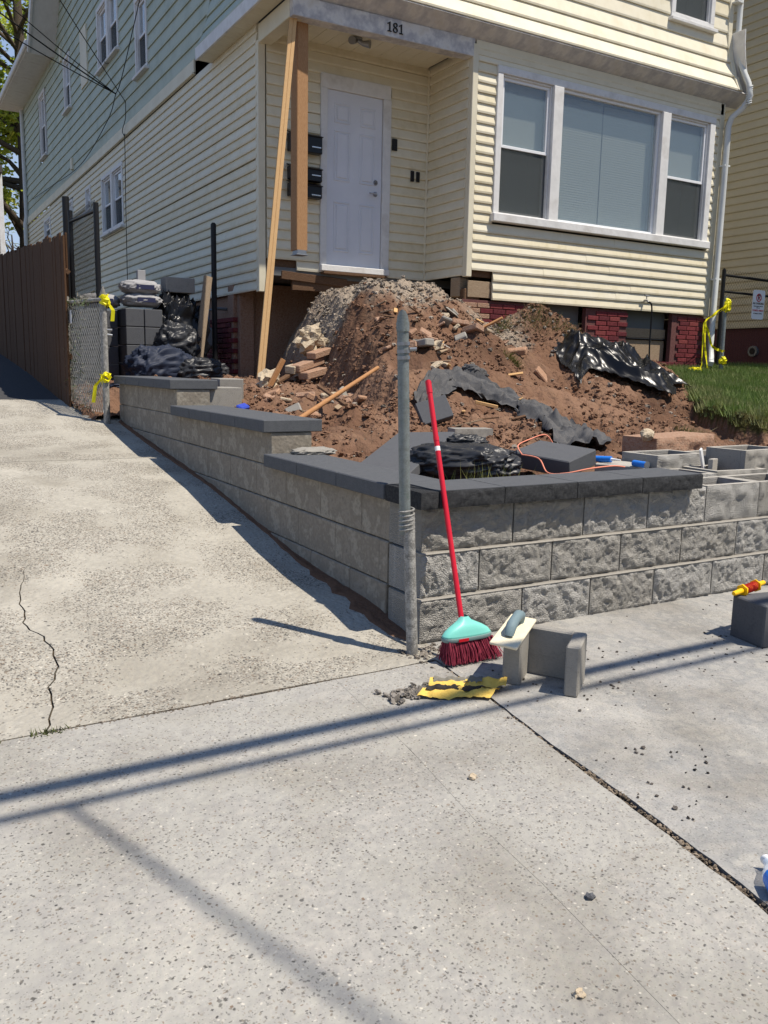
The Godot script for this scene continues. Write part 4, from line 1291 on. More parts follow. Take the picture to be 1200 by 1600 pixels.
func build_street() -> void:
	var pm := tmat(ramp_tex(128, 130, 0.03, [rgb(92, 76, 60), rgb(116, 98, 80)], 0.5), 0.8, 0.95)
	for x in [-12.0, 21.0]:
		var u := thing("utility_pole", "tall brown wooden pole at the kerb carrying the street cables", "utility pole", Vector3(x, -0.05, 2.75), 0, "utility poles along the kerb")
		obj("shaft", tube_mesh([Vector3(x, -0.05, 2.75), Vector3(x, 9.5, 2.75)], [0.16, 0.11], 14), pm, u)
		obj("cross_arm", cb(Vector3(0.1, 0.12, 1.8), 0.01), pm, u, P(x, 8.9, 2.75))
	var sag := func(a: Vector3, b: Vector3, s: float, n: int) -> Array:
		var out := []
		for k in n + 1:
			var t := float(k) / n
			out.append(a.lerp(b, t) - Vector3(0, s * 4.0 * t * (1 - t), 0))
		return out
	var c1 := single("cable", tube_mesh([Vector3(-12, 4.7, 2.47), Vector3(21, 4.7, 2.51)], 0.037, 8), M.cable, Transform3D(), "thick black bundled cable strung low between the utility poles", "cable")
	c1.set_meta("group", "street cables")
	single("cable", tube_mesh([Vector3(-12, 4.9, 2.68), Vector3(21, 4.9, 2.72)], 0.021, 8), M.cable, Transform3D(), "thinner black cable strung just above the thick street cable", "cable", "street cables")
	single("cable", tube_mesh([Vector3(-0.08, 4.9, 2.69), Vector3(0.94, 7.0, 4.62), Vector3(3.0, 11.2, 8.5)], 0.013, 8), M.cable, Transform3D(), "drop wire leaving the street cable across the road", "cable", "street cables")
	# service wires to the house
	var A := Vector3(1.93, 5.87, -13.2)
	var wl := [["slack black service wire running to the house's green side wall, lowest of the three", Vector3(0.15, 6.5, -12.4), 0.009], ["middle black service wire running to the house's green side wall", Vector3(0.32, 6.55, -12.2), 0.012], ["upper black service wire running to the house's green side wall", Vector3(0.45, 6.6, -12.1), 0.008]]
	for w in wl:
		var far: Vector3 = A + (w[1] - A) * 6.0
		single("service_wire", tube_mesh(sag.call(A, far, 0.5, 30), w[2], 5), M.cable, Transform3D(), w[0], "cable", "service wires to the house")
	var A2 := Vector3(1.95, 5.60, -12.62)
	single("service_wire", tube_mesh(sag.call(A2, Vector3(-3.5, 8.0, -4.0), 0.1, 20), 0.007, 5), M.cable, Transform3D(), "thin taut wire that ends in a loop above the cream band board", "cable", "service wires to the house")
	single("service_wire", tube_mesh(curve_pts([A2, Vector3(1.95, 5.35, -12.66), Vector3(1.95, 5.2, -12.9), Vector3(1.95, 5.1, -12.8), Vector3(1.95, 5.0, -12.75), Vector3(1.96, 3.9, -12.85), Vector3(1.96, 2.2, -12.9)], 5), 0.007, 5), M.cable, Transform3D(), "thin black cable hanging straight down the cream side wall", "cable", "service wires to the house")
	single("service_wire", tube_mesh(curve_pts([A, Vector3(1.95, 5.6, -14.0), Vector3(1.95, 5.3, -16.5), Vector3(1.95, 5.45, -20.0), Vector3(1.95, 5.6, -23.0)], 6), 0.008, 5), M.cable, Transform3D(), "black cable stapled low along the green siding towards the back", "cable", "service wires to the house")
	single("service_wire", tube_mesh(curve_pts([A, Vector3(1.9, 6.0, -12.6), Vector3(1.9, 6.9, -11.2), Vector3(1.9, 8.0, -9.6)], 6), 0.008, 5), M.cable, Transform3D(), "black cable climbing the green siding beside the upper windows", "cable", "service wires to the house")

func build_across() -> void:
	var tone := [tmat(ramp_tex(128, 151, 0.02, [rgb(196, 196, 190), rgb(208, 208, 202)], 0.3), 2.0, 0.7), tmat(ramp_tex(128, 152, 0.02, [rgb(150, 120, 104), rgb(166, 136, 118)], 0.3), 2.0, 0.8), tmat(ramp_tex(128, 153, 0.02, [rgb(170, 178, 186), rgb(182, 190, 196)], 0.3), 2.0, 0.7)]
	var names := ["white gabled house across the street", "tan brick gabled house across the street", "pale blue gabled house across the street"]
	for k in 3:
		var x := -4.0 + k * 10.5
		var t := thing("opposite_house", names[k], "house", Vector3(x, -0.2, 26.0))
		obj("wall", cb(Vector3(7.5, 6.4, 9.0), 0.01), tone[k], t, P(x, 3.0, 26.0))
		var rf := MB.new()
		rf.prism(PackedVector2Array([Vector2(-4.2, 6.1), Vector2(4.2, 6.1), Vector2(0, 9.4)]), Vector3(x, 0, 21.2), Vector3.RIGHT, Vector3.UP, Vector3(0, 0, 9.8))
		obj("roof", rf.mesh(), M.roof, t)
		for q in [[-2.2, 1.6], [0.2, 1.6], [-2.2, 4.5], [2.2, 4.5], [0.0, 4.5]]:
			var w := obj("window", cb(Vector3(1.2, 1.6, 0.12), 0.01), M.trim, t, P(x + q[0], q[1], 21.48))
			obj("pane", cb(Vector3(1.0, 1.4, 0.02), 0.0), M.black, w, P(x + q[0], q[1], 21.41))
		obj("door", cb(Vector3(1.0, 2.1, 0.1), 0.01), M.oldwood, t, P(x + 2.5, 1.0, 21.47))
	tree("street_tree", Vector3(1.5, -0.2, 17.5), 9.0, 3.4, 5200, 503, "leafy young tree at the opposite kerb", 0.17)
	tree("street_tree", Vector3(14.0, -0.2, 17.5), 10.0, 3.8, 5200, 504, "taller leafy tree at the opposite kerb", 0.17)

func build_pole_post() -> void:
	var base := Vector3(-0.096, 0.0, 0.105)
	var top := Vector3(-0.165, 1.365, 0.090)
	var mid := base.lerp(top, 0.42)
	var up := (top - base).normalized()
	var side := up.cross(Vector3(-0.54, 0, 0.84)).normalized()
	var p := thing("pipe_post", "leaning grey pipe post with domed cap, wired to a rusty stub at the wall corner", "post", base)
	obj("lower_pipe", tube_mesh([base - up * 0.05, mid + up * 0.02], 0.0245, 16), M.galvpale, p)
	var o := side * -0.012 + Vector3(0.0, 0, -0.01)
	obj("upper_pipe", tube_mesh([mid - up * 0.06 + o, top + o * 0.3], 0.0235, 16), M.galv, p)
	var cap := MB.new()
	cap.tube([top + o * 0.3 - up * 0.03, top + o * 0.3 + up * 0.005, top + o * 0.3 + up * 0.008, top + o * 0.3 + up * 0.03, top + o * 0.3 + up * 0.048, top + o * 0.3 + up * 0.055], [0.0265, 0.0265, 0.0245, 0.0215, 0.013, 0.003], 16)
	obj("domed_cap", cap.mesh(), M.galv, p)
	var cl := MB.new()
	for q in [0.07, 0.10, 0.125]:
		cl.tube([top + o * 0.3 - up * q, top + o * 0.3 - up * (q + 0.014)], 0.0265, 14)
	cl.tube([top - up * 0.10 + side * 0.02, top - up * 0.10 + side * 0.048], 0.008, 8)
	obj("band_clamp", cl.mesh(), M.steel, p)
	var wr := []
	for k in 60:
		var g := k * 0.55
		wr.append(mid + o * 0.5 + up * (-0.05 + 0.10 * k / 60.0) + (side * cos(g) + up.cross(side) * sin(g)) * 0.031)
	obj("wire_wrap", tube_mesh(wr, 0.0045, 5), M.galvpale, p)

func build_broom() -> void:
	var c := Vector3(0.065, 0.0, 0.275)
	var b := thing("broom", "push broom with red handle, mint head and dark red bristles leaning on the wall", "broom", c)
	var h0 := Vector3(0.045, 0.165, 0.258)
	var dir := Vector3(0.035, 0.51, -0.213).normalized()
	obj("handle", tube_mesh([h0, h0 + dir * 1.05, h0 + dir * 1.06], [0.0115, 0.0115, 0.010], 12), M.red, b)
	var tip := MB.new()
	tip.tube([h0 + dir * 1.0, h0 + dir * 1.055, h0 + dir * 1.06], [0.0135, 0.0135, 0.009], 12)
	tip.tube([h0 + dir * 0.78, h0 + dir * 0.80], [0.0128, 0.0128], 12)
	obj("grip_end", tip.mesh(), M.red, b)
	obj("handle_label", tube_mesh([h0 + dir * 0.735, h0 + dir * 0.755], 0.0117, 12), M.white, b)
	var head := MB.new()
	var sec := [[0.106, 0.116, 0.034, 0.0], [0.113, 0.118, 0.036, 0.0], [0.116, 0.115, 0.034, 0.0], [0.130, 0.104, 0.031, 0.0], [0.145, 0.080, 0.028, -0.002], [0.158, 0.052, 0.024, -0.006], [0.168, 0.030, 0.020, -0.012], [0.185, 0.016, 0.016, -0.018]]
	var g := []
	for s in sec:
		var row := []
		for k in 25:
			var a := -TAU * k / 24.0
			row.append(c + Vector3(-0.005 * (s[0] * 10.0) + signf(cos(a)) * pow(absf(cos(a)), 0.7) * s[1], s[0], s[3] + signf(sin(a)) * pow(absf(sin(a)), 0.7) * s[2]))
		g.append(row)
	head.grid(g)
	obj("head", head.mesh(), M.mint, b)
	var lip := MB.new()
	var g2 := []
	for s in [[0.090, 0.112, 0.032], [0.092, 0.119, 0.037], [0.107, 0.1215, 0.0385], [0.108, 0.115, 0.034]]:
		var row := []
		for k in 25:
			var a := -TAU * k / 24.0
			row.append(c + Vector3(-0.004 + signf(cos(a)) * pow(absf(cos(a)), 0.7) * s[1], s[0], signf(sin(a)) * pow(absf(sin(a)), 0.7) * s[2]))
		g2.append(row)
	lip.grid(g2)
	obj("head_rim", lip.mesh(), M.mintgrey, b)
	obj("price_tag", cb(Vector3(0.05, 0.012, 0.002), 0.0), M.signred, b, P(0.02, 0.100, 0.3135))
	var bm := MB.new()
	var bm2 := MB.new()
	var r := RandomNumberGenerator.new()
	r.seed = 8
	for k in 1300:
		var u := r.randf_range(-1, 1)
		var w := r.randf_range(-1, 1)
		var a := c + Vector3(u * 0.11, 0.096, w * 0.028)
		var e := c + Vector3(u * 0.135 + 0.012 + r.randfn() * 0.006, 0.003 + r.randf() * 0.012, w * 0.05 + 0.012 + r.randfn() * 0.005)
		var md := a.lerp(e, 0.5) + Vector3(r.randfn() * 0.004, 0, r.randfn() * 0.004)
		(bm if k % 3 else bm2).tube([a, md, e], [0.0017, 0.0017, 0.0014], 3, false)
	obj("bristles", bm.mesh(), M.bristle, b)
	obj("bristles", bm2.mesh(), M.bristle2, b)

func build_front_things() -> void:
	# half of a hollow block standing on the sidewalk
	var u := MB.new()
	var ax := Vector2(0.135, -0.11).normalized()
	var mid_l := Vector2(0.058, 0.575)
	var mid_r := Vector2(0.180, 0.778)
	var bsx := func(p: Vector2, q: Vector2, w: float) -> void:
		var d := (q - p)
		var b := Basis(Vector3.UP, -atan2(d.y, d.x))
		u.cbox(Vector3((p.x + q.x) / 2, 0.088, (p.y + q.y) / 2), Vector3(d.length(), 0.196, w), 0.006, b)
	bsx.call(mid_l, mid_l + ax * 0.20, 0.07)
	bsx.call(mid_r, mid_r + ax * 0.20, 0.052)
	bsx.call(mid_l + ax * 0.185 + (mid_r - mid_l) * 0.13, mid_r + ax * 0.185 - (mid_r - mid_l) * 0.10, 0.045)
	single("half_block", u.mesh(), M.greyblock, Transform3D(), "broken half of a hollow grey block standing open on the sidewalk", "concrete block")
	# float resting on it
	var fl := thing("masonry_float", "cream masonry float with worn blue-grey grip resting on a broken block", "masonry float", Vector3(0.075, 0.187, 0.56))
	var fb := Basis(Vector3.UP, atan2(0.25, 0.32)) * Basis(Vector3.BACK, 0.05) * Basis(Vector3.RIGHT, 0.10)
	var fx := Transform3D(fb, Vector3(0.075, 0.200, 0.56))
	obj("plate", cb(Vector3(0.34, 0.012, 0.105), 0.003), M.floatplate, fl, fx)
	var gp := []
	var gr := []
	for q in [[-0.085, 0.012, 0.017], [-0.08, 0.03, 0.020], [-0.055, 0.047, 0.021], [0.0, 0.052, 0.0195], [0.05, 0.05, 0.021], [0.082, 0.038, 0.022], [0.092, 0.018, 0.019], [0.092, 0.006, 0.017]]:
		gp.append(Vector3(q[0], q[1], 0)); gr.append(q[2])
	obj("grip", tube_mesh(gp, gr, 14), M.floatgrip, fl, fx)
	# solid dark block with a line reel on it
	var db := Basis(Vector3.UP, -atan2(0.16, 0.98))
	var bx := Vector3(1.36, 0.088, 0.644) + db * Vector3(0.2, 0, 0)
	var dbo := MB.new()
	dbo.cbox(Vector3.ZERO, Vector3(0.40, 0.196, 0.20), 0.006)
	single("solid_block", dbo.mesh(), M.paver, Transform3D(db, bx), "smooth charcoal block lying on the sidewalk under a string reel", "concrete block")
	var rl := thing("line_reel", "yellow plastic reel wound with red mason's string on a charcoal block", "string reel", Vector3(1.45, 0.19, 0.56))
	var rb := Transform3D(Basis(Vector3.UP, 0.12) * Basis(Vector3.BACK, 0.07), Vector3(1.47, 0.212, 0.56))
	var core := MB.new()
	core.tube([Vector3(-0.13, 0, 0), Vector3(-0.125, 0, 0), Vector3(-0.05, 0, 0), Vector3(0.05, 0, 0), Vector3(0.125, 0, 0), Vector3(0.13, 0, 0)], [0.009, 0.0115, 0.0135, 0.0135, 0.0115, 0.009], 12)
	for s in [-1, 1]: core.tube([Vector3(0.052 * s, 0, 0), Vector3(0.057 * s, 0, 0), Vector3(0.060 * s, 0, 0)], [0.030, 0.031, 0.029], 6)
	obj("winder", core.mesh(), M.reel, rl, rb)
	var sp := []
	for k in 500:
		var g := k * 0.6
		var ly := int(k / 125.0)
		var t := fposmod(k / 125.0, 2.0)
		if t > 1.0: t = 2.0 - t
		sp.append(Vector3(-0.046 + 0.092 * t + sin(k * 1.7) * 0.002, cos(g) * (0.015 + 0.0022 * ly), sin(g) * (0.015 + 0.0022 * ly)))
	obj("string", tube_mesh(sp, 0.0014, 4), M.string, rl, rb)
	# torn strip of a cement sack
	var sk := thing("torn_sack", "torn strip of yellow cement sack folded on the sidewalk joint", "sack", Vector3(-0.16, -0.005, 0.57))
	var f := noise(77, 3.0, 3)
	var lay := func(x0: float, z0: float, dx: Vector2, dz: Vector2, y0: float, seed_: float, rag: float) -> ArrayMesh:
		var m := MB.new()
		var g := []
		for j in 9:
			var row := []
			for i in 33:
				var s := i / 32.0
				var t := j / 8.0
				var ragged := (f.get_noise_2d(s * 0.7 + seed_, 3.0 + t)) * rag * 0.7 * (t - 0.5)
				var p := Vector2(x0, z0) + dx * s + dz * (t + ragged)
				row.append(Vector3(p.x, y0 + 0.016 * f.get_noise_2d(s * 1.1 + seed_, t * 0.6 + seed_) + 0.014 * sin(t * PI) + 0.004 * absf(f.get_noise_2d(s * 1.6 + t * 0.4, seed_)), p.y))
			g.append(row)
		for row in g: row.reverse()
		m.grid(g)
		return m.mesh()
	obj("paper_layer", lay.call(-0.345, 0.535, Vector2(0.235, 0.135), Vector2(0.085, -0.055), 0.003, 1.0, 0.5), M.sackyellow, sk)
	obj("paper_layer", lay.call(-0.272, 0.497, Vector2(0.262, 0.135), Vector2(0.050, -0.056), 0.014, 5.0, 0.12), M.sackyellow, sk)
	obj("printed_strip", lay.call(-0.243, 0.487, Vector2(0.165, 0.085), Vector2(0.022, -0.025), 0.0215, 5.0, 0.0), M.sackgrey, sk)
	obj("inner_ply", lay.call(-0.300, 0.522, Vector2(0.17, 0.10), Vector2(0.028, -0.018), 0.0125, 1.0, 0.3), M.sackdark, sk)
	# crushed bottle in the joint
	var bo := thing("plastic_bottle", "crushed clear plastic bottle with blue label lying in the sidewalk joint", "bottle", Vector3(-0.29, -0.02, 1.99))
	var gl := mat(Color(0.85, 0.9, 0.95, 0.35), 0.1)
	gl.transparency = BaseMaterial3D.TRANSPARENCY_ALPHA
	var bxf := Transform3D(Basis(Vector3.UP, 0.9) * Basis(Vector3.BACK, -PI / 2), Vector3(-0.262, 0.002, 1.985))
	obj("body", lathe([Vector2(0.001, 0), Vector2(0.026, 0), Vector2(0.030, 0.01), Vector2(0.027, 0.05), Vector2(0.031, 0.07), Vector2(0.028, 0.12), Vector2(0.012, 0.16), Vector2(0.012, 0.175)], 14), gl, bo, bxf)
	obj("label_band", lathe([Vector2(0.031, 0.05), Vector2(0.0315, 0.06), Vector2(0.0315, 0.10), Vector2(0.031, 0.105)], 14), M.blue, bo, bxf)
	obj("cap", lathe([Vector2(0.001, 0.172), Vector2(0.014, 0.172), Vector2(0.014, 0.188), Vector2(0.001, 0.19)], 12), M.white, bo, bxf)
	# chips and gravel
	var sp1 := []
	var r := RandomNumberGenerator.new()
	r.seed = 31
	for k in 150:
		var x := -0.40 + r.randf() * 0.16 + 0.04 * r.randfn()
		var z := 0.46 + r.randf() * 0.06 + 0.02 * r.randfn()
		var s := r.randf_range(0.008, 0.026)
		var v := r.randf_range(0.16, 0.34)
		sp1.append([Vector3(x, gy(z) + s * 0.3, z), s, Color(v, v * 0.97, v * 0.9)])
	scatter("gravel_heap", 401, M.clod, sp1, "little heap of grey gravel beside the torn yellow sack", "gravel")
	var sp2 := []
	for k in 900:
		var x := r.randf_range(-0.2, 2.6)
		var z := r.randf_range(0.1, 1.7)
		if r.randf() > 0.35 and z < 0.45: continue
		if dirt_noise.get_noise_2d(x * 70.0, z * 70.0) < -0.02: continue
		var s := r.randf_range(0.003, 0.012) * (1.7 if r.randf() < 0.05 else 1.0)
		var v := r.randf_range(0.06, 0.2)
		sp2.append([Vector3(x, gy(z) + s * 0.25, z), s, Color(v, v * 0.95, v * 0.9)])
	for k in 1500:
		var z := r.randf_range(0.35, 3.0)
		var x := walk_crack_x(z) - 0.012 + r.randfn() * 0.013
		var s := 0.003 + 0.012 * pow(r.randf(), 2.0)
		var v := r.randf_range(0.12, 0.36)
		sp2.append([Vector3(x, gy(z) - 0.008 + s * 0.25, z), s, Color(v, v * 0.86, v * 0.68)])
	for k in 700:
		var x := r.randf_range(-2.2, 0.0)
		var z := 0.222 + r.randfn() * 0.010
		var s := r.randf_range(0.003, 0.011)
		var v := r.randf_range(0.1, 0.28)
		sp2.append([Vector3(x, gy(z) - 0.004, z), s, Color(v, v * 0.9, v * 0.76)])
	for k in 240:
		var x := r.randf_range(-0.14, 0.24)
		var z := 0.06 + absf(r.randfn()) * 0.09
		var s := r.randf_range(0.005, 0.02)
		var v := r.randf_range(0.16, 0.34)
		sp2.append([Vector3(x, gy(z) + s * 0.2, z), s, Color(v, v * 0.95, v * 0.86)])
	scatter("loose_grit", 402, M.clod, sp2, "loose grit and small chips strewn over the sidewalk and its joints", "grit")
	for q in [[-0.86, 1.94, 0.022, "pale pebble lying alone on the sidewalk", M.stone], [-0.62, 1.72, 0.02, "dark round pebble lying alone on the sidewalk", M.paver], [-0.52, 1.12, 0.022, "flat pale chip of stone on the sidewalk near its scored joint", M.stone]]:
		single("pebble", stone_mesh(int(q[0] * -100), 1.2, 0.8, 1.0), q[4], Transform3D(Basis.from_scale(Vector3.ONE * q[2]), Vector3(q[0], gy(q[1]) + 0.006, q[1])), q[3], "pebble")
	# damp soil spilt along the foot of the side wall
	var strip := MB.new()
	strip.tint = Color(0.200, 0.122, 0.084)
	var sg := []
	for k in 70:
		var z := -0.03 - k * 0.078
		var w := pl(-z, [0.0, 0.15, 0.45, 0.9, 1.4, 1.8, 5.5], [0.04, 0.08, 0.10, 0.07, 0.03, 0.02, 0.015])
		w *= 1.0 + 0.55 * fine_noise.get_noise_1d(z * 420.0) + 0.3 * fine_noise.get_noise_1d(z * 1500.0)
		var row := []
		for i in 7:
			var t := i / 6.0
			var x := lerpf(0.02, -w, t)
			row.append(Vector3(x, gy(z) + 0.010 * (1.0 - t) + 0.006 + 0.008 * fine_noise.get_noise_2d(x * 900.0, z * 900.0), z))
		row[6].y = gy(z) - 0.004
		row.reverse()
		sg.append(row)
	strip.grid(sg)
	var so := single("spilt_soil", strip.mesh(), M.clod, Transform3D(), "dark damp soil spilt along the foot of the stepped wall", "soil")
	so.set_meta("kind", "stuff")
	# weed in the driveway joint
	var wd := MB.new()
	for k in 90:
		var a := Vector3(-1.57 + r.randfn() * 0.035, -0.005, 0.228 + r.randfn() * 0.008)
		if k > 60: a = Vector3(-1.78 + r.randfn() * 0.06, -0.005, 0.24 + r.randfn() * 0.006)
		var e := a + Vector3(r.randfn() * 0.012, r.randf_range(0.008, 0.024), r.randfn() * 0.010)
		var s := Vector3(r.randfn(), 0, r.randfn()).normalized() * 0.003
		wd.tri(a - s, a + s, e)
	var wm := mat(rgb(74, 80, 44), 0.8)
	wm.cull_mode = BaseMaterial3D.CULL_DISABLED
	var wo := single("weeds", wd.mesh(), wm, Transform3D(), "small weeds sprouting where the driveway crack meets its joint", "weeds")
	wo.set_meta("kind", "stuff")

func build_yard_things() -> void:
	var r := RandomNumberGenerator.new()
	r.seed = 55
	# clods and stones through the soil
	var sp := []
	for k in 42000:
		var x := r.randf_range(0.35, 6.4)
		var z := r.randf_range(-6.6, -0.5)
		var q := yard(x, z)
		if q[2] > -0.05: continue
		var lump := dirt_noise.get_noise_2d(x * 40.0 + 50.0, z * 40.0)
		if r.randf() > 0.5 + lump * 1.3: continue
		var s := 0.007 + 0.055 * pow(r.randf(), 4.0)
		var c: Color
		if r.randf() < 0.09 or r.randf() < q[1]:
			var v := r.randf_range(0.16, 0.42)
			c = Color(v, v * 0.93, v * 0.82)
		else:
			var v := r.randf_range(0.9, 1.5)
			c = Color(0.21 * v, 0.132 * v, 0.092 * v)
		sp.append([Vector3(x, q[0] + s * 0.12, z), s, c])
	for k in 5200:
		var x := r.randf_range(2.1, 4.4)
		var z := r.randf_range(-6.7, -4.4)
		var q := yard(x, z)
		if q[1] < 0.3: continue
		var s := 0.006 + 0.05 * pow(r.randf(), 3.2)
		var v := r.randf_range(0.30, 0.55)
		sp.append([Vector3(x, q[0] + s * 0.02, z), s, Color(v, v * 0.91, v * 0.77)])
	scatter("soil_clods", 403, M.clod, sp, "loose clods and stones covering the dug-up red soil", "soil")
	# broken bricks and masonry
	var chunk := func(at: Vector3, size: Vector3, e: Vector3, label: String, mt: Material, grp := "") -> void:
		var m := MB.new()
		m.cbox(Vector3.ZERO, size, 0.008)
		for k in m.v.size():
			m.v[k] += Vector3(r.randfn(), r.randfn(), r.randfn()) * 0.0
		single("masonry_chunk", m.mesh(), mt, Transform3D(Basis.from_euler(e), at), label, "rubble", grp)
	chunk.call(Vector3(2.06, 1.34, -5.25), Vector3(0.30, 0.07, 0.12), Vector3(0.05, 0.5, 0.22), "long brick fragment lying on top of the stacked rubble by the rubble heap", M.oldbrick)
	chunk.call(Vector3(1.90, 1.22, -5.2), Vector3(0.46, 0.075, 0.13), Vector3(0.0, 0.5, 0.22), "longest slab of mortared bricks in the rubble by the rubble heap", M.oldbrick)
	chunk.call(Vector3(1.72, 1.17, -5.15), Vector3(0.15, 0.08, 0.12), Vector3(0.1, 0.6, 0.15), "short brick with mortared end sticking out of the rubble", M.stone)
	chunk.call(Vector3(1.92, 1.13, -5.1), Vector3(0.34, 0.075, 0.13), Vector3(0.0, 0.45, 0.18), "lowest dark brick slab beneath the longest one", M.oldbrick)
	chunk.call(Vector3(1.60, 1.08, -5.1), Vector3(0.30, 0.035, 0.06), Vector3(0.0, 0.5, 0.35), "reddish strip of wood lying between boulder and bricks", M.oldwood)
	single("rubble_stone", stone_mesh(7, 1.0, 0.95, 0.8, 2), M.stone, Transform3D(Basis.from_euler(Vector3(0.3, 0.4, 0.2)) * Basis.from_scale(Vector3(0.36, 0.30, 0.28)), Vector3(2.0, 1.48, -5.35)), "pale crumbling lump of mortar above the broken bricks", "rubble")
	single("boulder", stone_mesh(15, 1.0, 0.95, 0.85, 2), M.stone, Transform3D(Basis.from_euler(Vector3(0.1, 0.8, 0.25)) * Basis.from_scale(Vector3(0.30, 0.26, 0.26)), Vector3(1.36, 1.02, -4.95)), "big tan boulder at the foot of the leaning timber prop", "boulder")
	single("rubble_stone", stone_mesh(19, 1.0, 0.8, 0.9, 1), M.stone, Transform3D(Basis.from_euler(Vector3(0.5, 0.2, 0.5)) * Basis.from_scale(Vector3(0.17, 0.2, 0.15)), Vector3(2.62, 1.40, -3.85)), "jagged white-edged stone on the slope of the rubble heap", "rubble")
	single("rubble_stone", stone_mesh(23, 1.2, 0.5, 0.9, 1), M.greyblock, Transform3D(Basis.from_euler(Vector3(0.35, 0.2, -0.5)) * Basis.from_scale(Vector3(0.5, 0.14, 0.2)), Vector3(3.52, 1.72, -4.75)), "flat slab of broken concrete sliding down the heap's right side", "rubble")
	for k in 46:
		var x := r.randf_range(1.0, 2.6)
		var z := -3.1 - r.randf() * 1.5
		if k > 30: x = r.randf_range(2.6, 4.1); z = r.randf_range(-4.8, -3.8)
		var s := r.randf_range(0.05, 0.13)
		var m := MB.new()
		m.cbox(Vector3.ZERO, Vector3(s * r.randf_range(1.0, 2.2), s * r.randf_range(0.3, 0.6), s), 0.01)
		single("brick_fragment", m.mesh(), [M.oldbrick, M.stone, M.greyblock, M.oldbrick, M.dustbrick][k % 5], Transform3D(Basis.from_euler(Vector3(r.randfn() * 0.4, r.randf() * TAU, r.randfn() * 0.4)), Vector3(x, yh(x, z) + s * 0.15, z)), "broken piece of brick or mortar strewn on the red soil slope", "rubble", "brick fragments on the soil slope")
	for k in 30:
		var x := r.randf_range(1.0, 3.0)
		var z := -2.6 - r.randf() * 2.0
		if k > 20: x = r.randf_range(2.5, 4.2); z = r.randf_range(-5.0, -3.4)
		var ln := r.randf_range(0.08, 0.28)
		single("wood_splinter", cb(Vector3(ln, 0.012, r.randf_range(0.015, 0.045)), 0.002), [M.pine, M.greywood, M.oldwood][k % 3], Transform3D(Basis.from_euler(Vector3(r.randfn() * 0.25, r.randf() * TAU, r.randfn() * 0.25)), Vector3(x, yh(x, z) + 0.02, z)), "splinter of broken lath lying on the red soil slope", "wood scrap", "wood splinters on the soil slope")
	# handles lying on the soil
	single("tool_handle", tube_mesh([Vector3(0.78, 0.80, -2.95), Vector3(1.70, 1.20, -3.36)], [0.021, 0.016], 10), M.pine2, Transform3D(), "pale round wooden handle lying propped on the soil", "wooden handle")
	single("wood_strip", cb(Vector3(1.15, 0.022, 0.035), 0.003), M.oldwood, Transform3D(Basis(Vector3.UP, 1.30) * Basis(Vector3.BACK, 0.10), Vector3(1.33, 0.96, -3.5)), "thin brown wooden strip crossing beneath the round handle", "wood strip")
	single("wood_offcut", cb(Vector3(0.20, 0.03, 0.05), 0.004), M.pine, T(Vector3(2.58, 0.90, -2.98), -0.6, 0, -0.2), "short raw wood offcut lying on the orange soil by the fabric", "wood scrap")
	single("lath_pair", cb(Vector3(0.5, 0.02, 0.06), 0.003), M.pine2, T(Vector3(3.45, 1.62, -4.28), -0.6, 0.3, 0.5), "tan board end sticking from the slope below the bay corner", "wood scrap")
	# props under the porch
	var prop := thing("timber_prop", "long pale double two-by-four prop leaning under the porch beam", "timber prop", Vector3(1.46, 0.98, -5.3))
	var b0 := Vector3(1.44, 0.93, -5.40); var b1 := Vector3(2.095, 4.93, -5.99)
	var up := (b1 - b0).normalized()
	var px := Vector3(0.95, 0, 0.3); px = (px - up * px.dot(up)).normalized()
	var bas := Basis(px, up, px.cross(up))
	var L := (b1 - b0).length()
	for s in [-1, 1]:
		obj("stud", cb(Vector3(0.037, L, 0.088), 0.003), M.stud, prop, Transform3D(bas, (b0 + b1) / 2 + px * 0.019 * s))
	var hp := thing("porch_post", "square brown porch post hanging from the beam with its metal foot in the air", "post", Vector3(2.195, 2.43, -6.06))
	obj("post", cb(Vector3(0.14, 2.44, 0.14), 0.006), M.post, hp, T(Vector3(2.195, 3.70, -6.06), 0.1))
	obj("post_base", cb(Vector3(0.12, 0.06, 0.11), 0.003), M.steel, hp, T(Vector3(2.195, 2.465, -6.045), 0.1))
	obj("base_flange", cb(Vector3(0.145, 0.008, 0.14), 0.001), M.steel, hp, T(Vector3(2.195, 2.435, -6.05), 0.1))
	single("board_stub", cb(Vector3(0.05, 0.6, 0.03), 0.003), M.pine2, T(Vector3(1.30, 1.0, -4.78), 0.2, 0.1, -0.5), "short pale stake leaning on the tan boulder", "stake")
	# paver slabs, bags, blocks near the wall
	var slab_at := func(l: Vector3, f: Vector3, q: Vector3, th: float) -> Array:
		# three corners of the top face
		var e1 := f - l
		var e2 := q - f
		var nn := e2.cross(e1).normalized()
		if nn.y < 0: nn = -nn
		var ux := e1.normalized()
		var uz := ux.cross(nn).normalized()
		return [Transform3D(Basis(ux, nn, uz), (l + q) / 2 - nn * th / 2), Vector3(e1.length(), th, absf(e2.dot(uz)))]
	var s1: Array = slab_at.call(Vector3(0.47, 0.65, -1.38), Vector3(1.08, 0.85, -1.80), Vector3(0.92, 0.75, -1.22), 0.06)
	single("paver_slab", cb(s1[1], 0.005), M.paver, s1[0], "big dark paver slab tilted on the soil behind the pipe post", "paver")
	var s2: Array = slab_at.call(Vector3(1.43, 0.72, -1.10), Vector3(1.70, 0.78, -1.16), Vector3(1.64, 0.72, -0.72), 0.10)
	single("paver_slab", cb(s2[1], 0.006), M.paver, s2[0], "thick charcoal paver block tilted beside the black bag", "paver")
